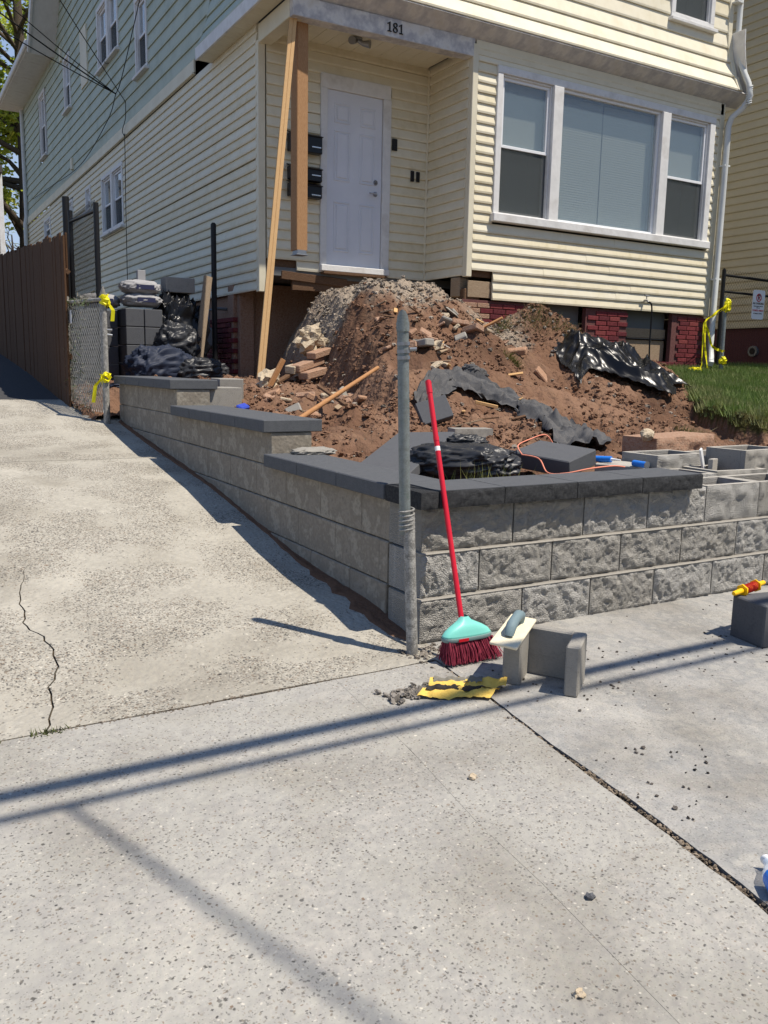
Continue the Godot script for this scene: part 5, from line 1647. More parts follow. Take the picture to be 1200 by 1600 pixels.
	single("paver_slab", cb(Vector3(0.26, 0.20, 0.07), 0.005), M.paver, T(Vector3(1.86, 0.86, -2.72), -0.5, -0.5, 0.35), "small grey slab stuck upright in soil behind the broom's handle", "paver")
	single("loose_block", rock_block(0.30, 0.13, 0.15, 0.01, 91, 14, 7), M.greyblock, T(Vector3(1.60, 0.64, -2.05), -0.25, 0.0, 0.0), "grey split block end standing on the soil behind the black bag", "concrete block")
	single("filled_bag", crumple(0.66, 0.38, 0.22, 33, 0.004, 48, 0.0, 0.07), M.bag, T(Vector3(0.93, 0.565, -1.02), -0.71), "bulging black plastic bag lying behind the capped wall", "plastic bag")
	single("bag_neck", crumple(0.26, 0.16, 0.10, 37, 0.04, 28, 0.0, 0.22), M.bag, T(Vector3(1.12, 0.70, -1.25), -0.6), "twisted neck of black plastic behind the bulging bag", "plastic bag")
	single("loose_string", tube_mesh(curve_pts([Vector3(1.30, 0.70, -0.92), Vector3(1.42, 0.735, -1.11), Vector3(1.56, 0.765, -1.17), Vector3(1.70, 0.79, -1.18), Vector3(1.76, 0.72, -1.16)], 7), 0.0045, 5), M.pinkstring, Transform3D(), "pink-orange cord draped along the far edge of the thick charcoal paver", "string")
	single("loose_string", tube_mesh(curve_pts([Vector3(1.30, 0.70, -0.92), Vector3(1.31, 0.69, -0.78), Vector3(1.18, 0.64, -0.55), Vector3(1.14, 0.66, -0.36), Vector3(1.26, 0.685, -0.31), Vector3(1.45, 0.69, -0.33), Vector3(1.55, 0.68, -0.34)], 7), 0.0045, 5), M.pinkstring, Transform3D(), "pink-orange cord trailing from paver to wall cap", "string")
	var bt := thing("blue_tube", "bright blue caulk tube lying among the loose blocks", "tube", Vector3(1.9, 0.64, -0.9))
	obj("body", tube_mesh([Vector3(1.86, 0.65, -1.02), Vector3(1.93, 0.66, -0.82)], 0.02, 12), M.blue, bt)
	obj("nozzle", tube_mesh([Vector3(1.93, 0.66, -0.82), Vector3(1.95, 0.66, -0.76)], [0.010, 0.004], 8), M.white, bt)
	var bt2 := thing("blue_can", "short blue can end beside the pale block", "can", Vector3(1.95, 0.64, -0.6))
	obj("body", tube_mesh([Vector3(1.96, 0.652, -0.66), Vector3(1.95, 0.652, -0.55)], [0.02, 0.02], 12), M.blue, bt2)
	obj("rim", tube_mesh([Vector3(1.95, 0.652, -0.55), Vector3(1.95, 0.652, -0.545)], [0.022, 0.022], 12), M.steel, bt2)
	# blocks waiting at the right
	single("loose_block", cb(Vector3(0.26, 0.12, 0.30), 0.006), M.blocktop, T(Vector3(2.02, 0.575, -0.80), 0.55), "pale smooth block end beside the blue tube behind the caps", "concrete block")
	var hb := [[1.45, 0.41, -0.345, 0.0, "open-core block set flush behind the end of the capped course"], [1.91, 0.41, -0.345, 0.03, "open-core block lying directly behind the uncapped wall end"], [2.36, 0.42, -0.37, -0.06, "hollow block lying between the uncapped wall and the loose blocks"], [2.14, 0.495, -0.64, 0.03, "rough-faced hollow block sitting on the soil by the blue can"], [2.66, 0.47, -0.70, 0.1, "hollow block lying next to the stump of old kerb"], [2.68, 0.53, -0.42, 0.06, "smooth-ended hollow block raised on a second layer above the wall"]]
	for q in hb:
		var ho := single("hollow_block", hollow_block(true, int(q[0] * 30)), M.greyblock if q[0] > 2.3 else M.block, T(Vector3(q[0], q[1], q[2]), q[3]), q[4], "concrete block", "loose hollow blocks")
		obj("top_face", hollow_top(), M.blocktop, ho, Transform3D(Basis(Vector3.RIGHT, -PI / 2), Vector3(0, 0.196, 0)), true)
	single("kerb_stump", rock_block(0.7, 0.22, 0.3, 0.03, 95, 20, 8), M.oldbrick, T(Vector3(2.75, 0.52, -1.20), 0.1, 0, 0.02), "old brown masonry stump half buried in the cut bank", "rubble")
	single("white_stake", cb(Vector3(0.03, 0.16, 0.012), 0.002), M.white, T(Vector3(2.50, 0.66, -0.60), 0.3, 0, 0.5), "little white stake leaning between loose blocks", "stake")
	single("rubble_stone", stone_mesh(29, 1, 0.9, 0.8, 1), M.stone, Transform3D(Basis.from_scale(Vector3(0.12, 0.1, 0.09)), Vector3(2.70, 0.76, -1.25)), "pale stone perched on the old brown masonry stump", "rubble")
	single("white_stake", cb(Vector3(0.08, 0.09, 0.03), 0.002), M.blocktop, T(Vector3(2.58, 0.62, -0.58), 0.3), "pale chip of block standing beside the little white stake", "rubble")
	# landscape fabric
	var path := [Vector2(1.95, -3.05), Vector2(2.35, -3.28), Vector2(2.7, -3.2), Vector2(2.95, -2.85), Vector2(2.95, -2.45), Vector2(2.72, -2.0), Vector2(2.5, -1.65)]
	var fm := MB.new()
	var g := []
	var nf := noise(88, 2.0, 3)
	for k in 61:
		var t := k / 60.0 * (path.size() - 1)
		var i := mini(int(t), path.size() - 2)
		var c: Vector2 = path[i].cubic_interpolate(path[i + 1], path[maxi(i - 1, 0)], path[mini(i + 2, path.size() - 1)], t - i)
		var c2: Vector2 = path[i + 1] - path[i]
		var sd := c2.orthogonal().normalized()
		var w := lerpf(0.10, 0.22, k / 60.0) * (1.0 + 0.3 * nf.get_noise_1d(k * 0.09))
		var row := []
		for j in 17:
			var s := j / 8.0 - 1.0
			var p := c + sd * s * w
			var fold := 0.10 * absf(nf.get_noise_2d(s * 1.1, k * 0.035)) + 0.018 * sin(s * 9.0 + k * 0.2)
			row.append(Vector3(p.x, yh(p.x, p.y) + 0.035 + fold + 0.035 * (1.0 - s * s), p.y))
		g.append(row)
	fm.grid(g)
	var fmm: StandardMaterial3D = M.fabric
	single("landscape_fabric", fm.mesh(), fmm, Transform3D(), "strip of dark grey landscape fabric snaking over the red soil", "fabric")
	single("fabric_scrap", crumple(0.34, 0.2, 0.12, 41, 0.12, 20), M.fabric, T(Vector3(2.78, 1.12, -3.45), 0.4, 0, -0.3), "loose dark scrap of fabric poking out of the soil", "fabric")
	# black plastic sheet on the heap
	var pg := []
	var pn := noise(90, 1.3, 2)
	var pn2 := noise(91, 3.2, 1)
	var pn3 := noise(97, 4.2, 1)
	for j in 61:
		var row := []
		for i in 85:
			var s := i / 84.0
			var t := j / 60.0
			var edge := minf(minf(s, 1 - s) * 5.0, minf(t, 1 - t) * 4.0)
			var p := Vector2(4.55, -4.55) + Vector2(1.28, 0.20) * s + Vector2(-0.30 + 0.5 * s, 0.95) * t * (1.0 - 0.25 * sin(s * 9.0))
			var rd := 1.0 - absf(pn.get_noise_2d(s * 1.3 + 0.4 * t, t * 1.1))
			var fold := 0.16 * pow(rd, 3.0) + 0.05 * pow(1.0 - absf(pn2.get_noise_2d(s * 0.9 + t * 0.5, t * 0.4 - s * 0.6)), 7.0) + 0.018 * pow(1.0 - absf(pn3.get_noise_2d(s + t * 0.3, t)), 8.0)
			row.append(Vector3(p.x, lerpf(yh(p.x, p.y), 1.60 - 0.40 * (p.y + 4.5) - 0.22 * absf(p.x - 5.0), 0.5) + 0.02 + fold * clampf(edge, 0.15, 1) * 0.9, p.y))
		pg.append(row)
	single("plastic_sheet", smooth_grid(pg), M.plastic, Transform3D(), "crumpled shiny black plastic sheet thrown over the soil heap", "plastic sheet")
	# dry grass tufts on the heap
	for q in [[4.62, -4.75, 0.17, "shaggy tuft of turf on the crest of the soil heap"], [4.95, -4.55, 0.15, "yellowed turf clump hanging down the soil heap beside the plastic"], [3.7, -4.05, 0.08, "small green weed low on the soil heap"], [4.45, -2.35, 0.12, "tuft of dry grass hanging over the cut bank"], [4.2, -4.9, 0.12, "dry turf clod left of the heap's crest"]]:
		var tm := MB.new()
		for k in 320:
			var a := Vector3(q[0] + r.randfn() * q[2] * 0.7, 0, q[1] + r.randfn() * q[2] * 0.6)
			a.y = yh(a.x, a.z) - 0.005
			var e := a + Vector3(r.randfn() * 0.05, r.randf_range(0.0, q[2] * 0.7), absf(r.randfn()) * 0.05)
			var s := Vector3(r.randfn(), 0, r.randfn()).normalized() * 0.004
			tm.tint = [Color(0.16, 0.13, 0.05), Color(0.22, 0.18, 0.09), Color(0.08, 0.11, 0.03)][k % 3]
			tm.tri(a - s, a + s, e)
		single("turf_tuft", tm.mesh(), M.grass, Transform3D(), q[3], "grass tuft").set_meta("kind", "stuff")
	var gt := MB.new()
	for k in 60:
		var a := Vector3(0.62 + r.randfn() * 0.10, 0.60, -0.42 + r.randfn() * 0.03)
		var e := a + Vector3(r.randfn() * 0.03, r.randf_range(0.05, 0.15), r.randfn() * 0.03)
		var s := Vector3(r.randfn(), 0, r.randfn()).normalized() * 0.003
		gt.tint = Color(0.2, 0.2, 0.06)
		gt.tri(a - s, a + s, e)
	single("turf_tuft", gt.mesh(), M.grass, Transform3D(), "few pale grass blades growing between wall cap and black bag", "grass tuft").set_meta("kind", "stuff")
	# left step: blocks and a packet
	single("loose_block", cb(Vector3(0.21, 0.19, 0.40), 0.006), M.greyblock, T(Vector3(0.66, 0.985, -4.22), -0.15), "smooth grey block sitting against the uppermost wall step", "concrete block")
	single("loose_block", cb(Vector3(0.36, 0.17, 0.26), 0.005), M.greyblock, T(Vector3(0.40, 0.93, -3.78), 0.05), "grey block tucked under the end of the uppermost cap", "concrete block")
	single("packet", cb(Vector3(0.10, 0.05, 0.07), 0.01), M.bluepack, T(Vector3(0.50, 0.86, -3.42), 0.5, 0.4, 0.2), "small crumpled blue packet beside the wall step", "packet")
	single("gravel_scoop", crumple(0.32, 0.2, 0.06, 44, 0.15, 16), M.greyblock, P(0.34, 0.79, -3.45), "low mound of grey gravel behind the middle wall step", "gravel")
	single("gravel_scoop", crumple(0.3, 0.16, 0.06, 45, 0.15, 16), M.greyblock, P(0.26, 0.66, -1.62), "low mound of grey gravel below the end of the middle cap", "gravel")
	# lawn
	var blades := MB.new()
	for k in 9:
		var a := Vector3(r.randfn() * 0.012, 0, r.randfn() * 0.012)
		var e := a + Vector3(r.randfn() * 0.022, r.randf_range(0.035, 0.075), r.randfn() * 0.022)
		var s := Vector3(r.randfn(), 0, r.randfn()).normalized() * 0.0028
		var v := r.randf_range(0.8, 1.2)
		blades.tint = Color(v, v, v)
		blades.tri(a - s, a + s, e)
	var spots := []
	for k in 60000:
		var x := r.randf_range(4.6, 13.0)
		var z := r.randf_range(-6.6, -1.8)
		if lawn_sd(x, z) < 0.03 or (z < ZB - 0.02 and x < 8.9): continue
		spots.append(Vector3(x, yh(x, z) - 0.004, z))
	var mm := MultiMesh.new()
	mm.transform_format = MultiMesh.TRANSFORM_3D
	mm.use_colors = true
	mm.mesh = blades.mesh()
	mm.instance_count = spots.size()
	for k in spots.size():
		mm.set_instance_transform(k, Transform3D(Basis(Vector3.UP, r.randf() * TAU) * Basis.from_scale(Vector3.ONE * (0.5 + 1.2 * pow(r.randf(), 1.7))), spots[k]))
		var dry := clampf(dirt_noise.get_noise_2d(spots[k].x * 90.0, spots[k].z * 90.0) * 1.5 + 0.15 + 0.7 * clampf(0.45 - lawn_sd(spots[k].x, spots[k].z), 0, 0.45) / 0.45, 0, 1) * 0.75
		mm.set_instance_color(k, Color(0.155, 0.225, 0.05).lerp(Color(0.31, 0.28, 0.13), dry) * r.randf_range(0.8, 1.25))
	var lo := MultiMeshInstance3D.new()
	lo.name = numbered("lawn_grass")
	lo.multimesh = mm
	lo.material_override = M.grass
	add_child(lo)
	tag(lo, "short spring lawn grass in front of the house's right end", "grass", "", "stuff")

func build_wall_things() -> void:
	# mailboxes left of the door
	var mb := [[3.71, 3.95, "top black wall mailbox with slanted lid beside the front door"], [3.39, 3.58, "middle black wall mailbox beside the front door"], [3.20, 3.39, "lowest black wall mailbox, with its label bar near the bottom edge"]]
	for k in 3:
		var q: Array = mb[k]
		var hh: float = q[1] - q[0]
		var t := thing("mailbox", q[2], "mailbox", Vector3(2.57, q[0], ZD + 0.03), 0, "mailboxes beside the door")
		var m := MB.new()
		m.cbox(Vector3(2.57, (q[0] + q[1]) / 2 - 0.02, ZD + 0.08), Vector3(0.42, hh - 0.04, 0.10), 0.008)
		obj("box", m.mesh(), M.blackgloss, t)
		obj("lid", cb(Vector3(0.43, 0.012, 0.13), 0.003), M.blackgloss, t, T(Vector3(2.57, q[1] - 0.03, ZD + 0.085), 0, 0.35))
		obj("name_bar", cb(Vector3(0.12, 0.014, 0.004), 0.001), M.chrome, t, P(2.70, q[0] + (0.035 if k == 2 else 0.07), ZD + 0.133))
		obj("lock", lathe([Vector2(0.001, 0), Vector2(0.008, 0), Vector2(0.008, 0.004), Vector2(0.001, 0.005)], 10), M.chrome, t, Transform3D(Basis(Vector3.RIGHT, PI / 2), Vector3(2.77, q[0] + 0.06, ZD + 0.131)))
	var dz := ZD + 0.03
	for q in [[3.84, 3.99, 0.075, 0.14, "black doorbell plate right of the door frame"], [4.115, 3.645, 0.05, 0.13, "black key box left of a matching pair on the porch wall"], [4.20, 3.645, 0.05, 0.125, "black key box right of a matching pair on the porch wall"]]:
		var t := thing("wall_plate", q[4], "door fitting", Vector3(q[0], q[1], dz))
		obj("plate", cb(Vector3(q[2], q[3], 0.02), 0.004), M.black, t, P(q[0], q[1], dz))
		obj("button", cb(Vector3(q[2] * 0.5, 0.02, 0.008), 0.002), M.blackgloss, t, P(q[0], q[1] - q[3] * 0.25, dz + 0.012))
	# hose tap and hose
	var tap := thing("hose_tap", "brass hose tap low on the bay siding with a dark hose hanging", "hose tap", Vector3(7.46, 2.22, ZB))
	var tm := MB.new()
	tm.tube([Vector3(7.46, 2.22, ZB), Vector3(7.46, 2.22, ZB + 0.08), Vector3(7.46, 2.19, ZB + 0.11)], [0.014, 0.014, 0.016], 10)
	tm.tube([Vector3(7.46, 2.24, ZB + 0.07), Vector3(7.46, 2.28, ZB + 0.07)], [0.008, 0.008], 8)
	tm.tube([Vector3(7.42, 2.285, ZB + 0.07), Vector3(7.50, 2.285, ZB + 0.07)], [0.012, 0.012], 8)
	obj("tap", tm.mesh(), M.steel, tap)
	obj("hose", tube_mesh(curve_pts([Vector3(7.46, 2.2, ZB + 0.11), Vector3(7.50, 2.16, ZB + 0.13), Vector3(7.53, 2.0, ZB + 0.12), Vector3(7.54, 1.6, ZB + 0.11), Vector3(7.55, 1.3, ZB + 0.12)], 6), 0.012, 8), M.black, tap)
	# pipe against the corner, yellow tape
	single("vent_pipe", tube_mesh([Vector3(9.12, 1.2, -6.05), Vector3(9.12, 2.95, -6.05), Vector3(9.10, 3.0, -6.05)], [0.045, 0.045, 0.03], 12), M.galv, Transform3D(), "grey pipe standing behind the downspout at the house corner", "pipe")
	single("old_post", tube_mesh([Vector3(8.93, 1.25, -5.62), Vector3(8.96, 2.3, -5.66), Vector3(8.96, 2.36, -5.66)], [0.032, 0.03, 0.01], 10), M.galv, Transform3D(), "short grey fence post tied with yellow tape beside the downspout", "post")
	var tp := thing("caution_tape", "yellow caution tape tied between post and downspout, trailing onto the lawn", "tape", Vector3(8.5, 1.3, -5.65))
	obj("strand", ribbon(curve_pts([Vector3(8.95, 2.24, -5.6), Vector3(8.7, 2.12, -5.58), Vector3(8.42, 1.97, -5.55), Vector3(8.39, 1.9, -5.55), Vector3(8.42, 1.5, -5.56), Vector3(8.36, 1.3, -5.52), Vector3(8.15, 1.27, -5.45)], 6), 0.045, Vector3(0.3, 0.9, 0.2)), M.yellow, tp)
	obj("strand", ribbon(curve_pts([Vector3(8.95, 2.22, -5.58), Vector3(8.66, 2.08, -5.56), Vector3(8.42, 1.95, -5.54), Vector3(8.5, 1.8, -5.54), Vector3(8.62, 1.62, -5.56), Vector3(8.8, 1.56, -5.56), Vector3(8.92, 1.55, -5.58)], 6), 0.04, Vector3(0.4, 0.7, 0.4)), M.yellow, tp)
	obj("strand", ribbon(curve_pts([Vector3(8.41, 1.95, -5.545), Vector3(8.46, 1.6, -5.55), Vector3(8.52, 1.26, -5.52)], 6), 0.03, Vector3(0.9, 0.1, 0.2)), M.yellow, tp)
	obj("knot", crumple(0.12, 0.1, 0.22, 51, 0.3,8, 0.011), M.yellow, tp, P(8.955, 2.13, -5.62))
	obj("knot", crumple(0.10, 0.1, 0.12, 52, 0.3,8, 0.011), M.yellow, tp, P(8.93, 1.36, -5.6))
	obj("knot", crumple(0.22, 0.12, 0.07, 53, 0.3,8, 0.011), M.yellow, tp, P(8.12, 1.24, -5.42))
	# black chain-link fence at right with sign
	var fe := thing("chain_link_fence", "black chain-link fence between the two houses carrying a parking sign", "fence", Vector3(9.5, 1.2, -6.2))
	obj("post", tube_mesh([Vector3(9.55, 1.1, -6.2), Vector3(9.55, 2.82, -6.2), Vector3(9.55, 2.85, -6.2)], [0.032, 0.032, 0.01], 10), M.black, fe)
	obj("post", tube_mesh([Vector3(11.4, 1.1, -6.2), Vector3(11.4, 2.8, -6.2)], 0.032, 10), M.black, fe)
	obj("top_rail", tube_mesh([Vector3(9.55, 2.75, -6.2), Vector3(11.4, 2.72, -6.2)], 0.021, 8), M.black, fe)
	obj("middle_rail", tube_mesh([Vector3(9.55, 2.50, -6.2), Vector3(11.4, 2.48, -6.2)], 0.019, 8), M.black, fe)
	obj("wire_mesh", chain_mesh(1.85, 1.68, 0.062, 0.0019), M.black, fe, P(9.55, 1.15, -6.18))
	var sg := thing("parking_sign", "white no-parking sign with red crossed P on the black fence", "sign", Vector3(10.37, 2.1, -6.15))
	var sm := MB.new()
	var rr := PackedVector2Array()
	for c in [[0.115, 0.195, 0.0], [-0.115, 0.195, PI / 2], [-0.115, -0.195, PI], [0.115, -0.195, PI * 1.5]]:
		for k in 5:
			var a: float = c[2] + PI / 2 * k / 4.0
			rr.append(Vector2(c[0] + cos(a) * 0.035, c[1] + sin(a) * 0.035))
	sm.prism(rr, Vector3(0, 0, -0.001), Vector3.RIGHT, Vector3.UP, Vector3(0, 0, 0.003))
	var sx := P(10.375, 2.335, -6.15)
	obj("plate", sm.mesh(), M.signwhite, sg, sx)
	var ring := MB.new()
	var circ := []
	for k in 33: circ.append(Vector3(cos(TAU * k / 32.0) * 0.058, 0.11 + sin(TAU * k / 32.0) * 0.058, 0.003))
	ring.tube(circ, 0.008, 4, false)
	ring.box(Vector3(0, 0.11, 0.004), Vector3(0.11, 0.014, 0.002), Basis(Vector3.BACK, -PI / 4))
	obj("red_ring", ring.mesh(), M.signred, sg, sx)
	var txt := func(s: String, y: float, sz: float, m: Material) -> void:
		var t := TextMesh.new()
		t.text = s
		var fo := SystemFont.new()
		fo.font_names = PackedStringArray(["Droid Sans"])
		fo.font_weight = 700
		t.font = fo
		t.font_size = 32
		t.pixel_size = sz / 32.0
		t.depth = 0.002
		obj("lettering", t, m, sg, sx * P(0, y, 0.003))
	txt.call("P", 0.112, 0.12, M.signblack)
	txt.call("NO PARKING", 0.018, 0.044, M.signblack)
	txt.call("UNAUTHORIZED VEHICLES", -0.025, 0.019, M.signblack)
	txt.call("WILL BE", -0.05, 0.02, M.signblack)
	txt.call("TOWED AWAY", -0.092, 0.042, M.signred)
	txt.call("AT OWNER'S EXPENSE", -0.14, 0.021, M.signblack)
	# neighbour
	var nb := thing("neighbour_house", "neighbouring house wall with tan grey siding over a dark brick base", "house", Vector3(12.3, 1.1, -6.0))
	siding(nb, M.tan, side_frame(12.3, 0, 0), -18.0, -3.5, 2.09, 46, 0.145)
	obj("wall_core", cb(Vector3(2.0, 6.6, 14.4), 0.0), M.room, nb, P(13.4, 5.4, -10.75))
	obj("foundation_wall", cb(Vector3(0.2, 1.04, 14.4), 0.004), tmat(ramp_tex(256, 140, 0.03, [rgb(70, 44, 50), rgb(88, 58, 62), rgb(78, 50, 56)], 0.5), 0.4, 0.9), nb, P(12.43, 1.57, -10.75))
	obj("vent_ring", tube_mesh([Vector3(12.35, 1.66, -7.6), Vector3(12.27, 1.66, -7.6)], [0.10, 0.10], 16), M.gauge, nb)
	obj("vent_hole", tube_mesh([Vector3(12.3, 1.66, -7.6), Vector3(12.265, 1.66, -7.6)], [0.06, 0.06], 16), M.black, nb)
	obj("roof", cb(Vector3(2.6, 0.2, 15.4), 0.02), M.roof, nb, P(13.3, 8.9, -10.75))

func build_left_side() -> void:
	var r := RandomNumberGenerator.new()
	r.seed = 66
	# wooden fence along the drive
	var wf := thing("wooden_fence", "brown vertical-board wooden fence running back along the driveway", "fence", Vector3(-0.3, 0.9, -6.3))
	var z := -6.25
	for k in 44:
		var gz := gy(z) - 0.02
		var top := 2.46 + (-z - 6.25) * 0.062 + r.randfn() * 0.012
		if k % 9 == 4: top -= 0.03
		obj("fence_board", cb(Vector3(0.02, top - gz, 0.143), 0.003), M.fence, wf, T(Vector3(-0.30 + r.randfn() * 0.003, (top + gz) / 2, z - 0.073), 0, r.randfn() * 0.008))
		z -= 0.149
	for y in [0.35, 1.2]:
		obj("rail", tube_mesh([Vector3(-0.26, 0.75 + y + 0.15, -6.3), Vector3(-0.26, 1.35 + y + 0.15, -12.8)], 0.03, 4), M.oldwood, wf)
	obj("end_panel", cb(Vector3(0.02, 1.55, 0.3), 0.004), M.fence, wf, T(Vector3(-0.235, 1.72, -6.55), -0.08))
	# silver chain-link gate
	var gt := thing("chain_link_gate", "low silver chain-link gate panel with dry vines at the end of the stepped wall", "gate", Vector3(-0.13, 0.69, -5.35))
	obj("gate_post", tube_mesh([Vector3(-0.13, 0.6, -5.35), Vector3(-0.13, 1.82, -5.35), Vector3(-0.13, 1.84, -5.35), Vector3(-0.13, 1.90, -5.35)], [0.031, 0.031, 0.024, 0.006], 14), M.galvpale, gt)
	var d := Vector3(-0.13, 0, -1.0).normalized()
	obj("gate_post", tube_mesh([Vector3(-0.13, 0.65, -5.35) + d * 1.06, Vector3(-0.13, 1.86, -5.35) + d * 1.06], 0.025, 10), M.galvpale, gt)
	obj("top_rail", tube_mesh([Vector3(-0.13, 1.78, -5.38), Vector3(-0.13, 1.80, -5.35) + d * 1.06], 0.018, 8), M.galvpale, gt)
	var cm := Transform3D(Basis(d, Vector3(0, 1, 0), d.cross(Vector3.UP)), Vector3(-0.13, 0.72, -5.36))
	obj("wire_mesh", chain_mesh(1.06, 1.06, 0.062, 0.0032), M.wire, gt, cm)
	obj("hinge_clamp", tube_mesh([Vector3(-0.13, 1.50, -5.35), Vector3(-0.06, 1.50, -5.33)], 0.012, 8), M.steel, gt)
	obj("hinge_clamp", tube_mesh([Vector3(-0.13, 1.46, -5.35), Vector3(-0.06, 1.45, -5.33)], 0.012, 8), M.steel, gt)
	obj("notice_tag", cb(Vector3(0.11, 0.13, 0.003), 0.0), M.white, gt, Transform3D(cm.basis, cm.origin + d * 0.92 + Vector3(-0.015, 0.93, 0)))
	obj("tape_tie", crumple(0.10, 0.10, 0.12, 61, 0.3,8, 0.011), M.yellow, gt, P(-0.12, 1.72, -5.34))
	obj("tape_tie", crumple(0.10, 0.10, 0.10, 62, 0.3,8, 0.011), M.yellow, gt, P(-0.13, 1.02, -5.34))
	obj("tape_tail", ribbon([Vector3(-0.10, 1.76, -5.32), Vector3(-0.05, 1.68, -5.31), Vector3(-0.06, 1.58, -5.31)], 0.035, Vector3(1, 0, 0)), M.yellow, gt)
	obj("tape_tail", ribbon([Vector3(-0.16, 1.05, -5.36), Vector3(-0.22, 0.98, -5.38), Vector3(-0.24, 0.82, -5.4)], 0.035, Vector3(1, 0, 0)), M.yellow, gt)
	var vine := MB.new()
	for k in 460:
		var s := pow(r.randf(), 2.4) * 0.9
		var a := cm.origin + d * (1.02 - s * 0.55) + Vector3(r.randfn() * 0.02, 1.0 * r.randf() + (0.06 if s < 0.4 else 0.0), 0)
		if k % 3 == 0: a.y = 0.72 + absf(r.randfn()) * 0.14; a = Vector3(a.x, a.y, -5.4 - r.randf() * 1.0)
		if k % 5 == 0: a.y = 1.78 + r.randfn() * 0.03; a.z = -5.4 - r.randf()
		var e := a + Vector3(r.randfn(), r.randfn(), r.randfn()) * 0.03
		var s2 := Vector3(r.randfn(), r.randfn(), r.randfn()).normalized() * 0.008
		vine.tint = [Color(0.28, 0.26, 0.22), Color(0.18, 0.16, 0.12), Color(0.10, 0.13, 0.06)][k % 3]
		vine.tri(a - s2, a + s2, e)
	var vo := obj("vines", vine.mesh(), M.grass, gt)
	vo.set_meta("kind", "stuff")
	# tall black chain-link gate standing open behind it
	var bg := thing("tall_chain_link_gate", "tall black chain-link gate standing open beside the wooden fence", "gate", Vector3(0.0, 0.95, -6.1))
	var p0 := Vector3(0.0, 0.9, -6.12); var p1 := Vector3(0.02, 0.95, -7.55)
	obj("post", tube_mesh([p0, p0 + Vector3(0, 1.87, 0)], 0.027, 10), M.black, bg)
	obj("post", tube_mesh([p1, p1 + Vector3(0, 1.95, 0)], 0.027, 10), M.black, bg)
	obj("hinge_post", tube_mesh([p1 + Vector3(-0.02, 0, -0.14), p1 + Vector3(-0.02, 2.12, -0.14)], 0.04, 10), M.black, bg)
	obj("top_rail", tube_mesh([p0 + Vector3(0, 1.80, 0), p1 + Vector3(0, 1.83, 0)], 0.02, 8), M.black, bg)
	obj("bottom_rail", tube_mesh([p0 + Vector3(0, 0.1, 0), p1 + Vector3(0, 0.1, 0)], 0.02, 8), M.black, bg)
	obj("wire_mesh", chain_mesh(1.40, 1.86, 0.06, 0.0019), M.black, bg, Transform3D(Basis(Vector3(0, 0, -1), Vector3(0, 1, 0), Vector3(1, 0, 0)), p0 + Vector3(0, 0.08, -0.02)))
	single("gate_latch_post", tube_mesh([Vector3(1.6, 0.9, -7.22), Vector3(1.6, 2.86, -7.22), Vector3(1.6, 2.88, -7.22)], [0.033, 0.033, 0.02], 12), M.black, Transform3D(), "lone black steel post standing before the cream side wall", "post")
	# stacked building material in the shade of the house
	var stack := func(x: float, z0: float, y0: float, n: int, label: String) -> void:
		var t := thing("block_stack", label, "block stack", Vector3(x, y0, z0))
		for k in n:
			for j in 2:
				obj("block", cb(Vector3(0.20, 0.194, 0.40), 0.006), M.paver, t, P(x - 0.105 + j * 0.21, y0 + 0.1 + k * 0.2, z0))
	stack.call(0.62, -6.95, 1.0, 4, "stack of charcoal blocks under the cement sacks")
	stack.call(0.18, -7.2, 0.98, 4, "lower stack of charcoal blocks nearest the tall black gate")
	single("tarp_bundle", crumple(0.62, 0.5, 1.12, 71, 0.03, 44, 0.0, 0.16), M.plastic, P(1.08, 0.93, -7.0), "tall black plastic covered heap capped by a single grey block", "tarp")
	single("loose_block", cb(Vector3(0.34, 0.17, 0.22), 0.006), M.greyblock, P(1.10, 2.10, -7.05), "grey block lying on top of the tall black plastic heap", "concrete block")
	for q in [[0.64, 1.86, -6.95, 0.0, "grey printed cement sack, lower of two on the block stack"], [0.63, 2.0, -6.95, 0.05, "grey printed cement sack, upper of two on the block stack"], [0.22, 1.84, -7.15, -0.05, "grey printed cement sack lying flat by the tall black gate"]]:
		var t := thing("cement_sack", q[4], "cement sack", Vector3(q[0], q[1], q[2]), 0, "cement sacks in the side yard")
		obj("sack", crumple(0.46, 0.34, 0.17, int(q[1] * 50), 0.02, 20), M.cement, t, T(Vector3(q[0], q[1] - 0.03, q[2]), q[3]))
		obj("print", cb(Vector3(0.2, 0.05, 0.004), 0.0), M.cementprint, t, P(q[0] + 0.02, q[1] + 0.04, q[2] + 0.172))
	single("small_box", cb(Vector3(0.09, 0.12, 0.06), 0.004), M.cement, P(0.66, 2.18, -7.0), "little upright box standing on the upper cement sack", "box")
	single("plank", cb(Vector3(0.10, 1.02, 0.03), 0.003), M.plankgrey, T(Vector3(1.30, 1.72, -6.75), 0.15, -0.16, -0.22), "grey weathered plank leaning among the stacks in the shade", "plank")
	for q in [[0.72, 0.92, -6.5, 0.8, 0.45, 0.5, 0.3, "blue tarp bundle slumped in front of the block stacks"], [1.15, 0.95, -6.4, 0.6, 0.4, 0.34, -0.2, "grey tarp bundle below the leaning plank"], [0.4, 0.92, -6.1, 0.7, 0.3, 0.10, 0.1, "flat blue-grey tarp fold just behind the stepped wall"], [0.98, 1.2, -6.75, 0.5, 0.4, 0.5, 0.0, "black plastic bundle stuffed behind the blue tarp"]]:
		single("tarp_bundle", crumple(q[3], q[4], q[5], int(q[0] * 90), 0.03, 40, 0.0, 0.09), M.tarp if q[7].begins_with("blue") or q[7].begins_with("flat") else M.bag, T(Vector3(q[0], q[1], q[2]), q[6]), q[7], "tarp")
	var gm := thing("gas_meter", "grey gas meter with round dials fixed to the dark foundation", "gas meter", Vector3(1.78, 1.4, -8.0))
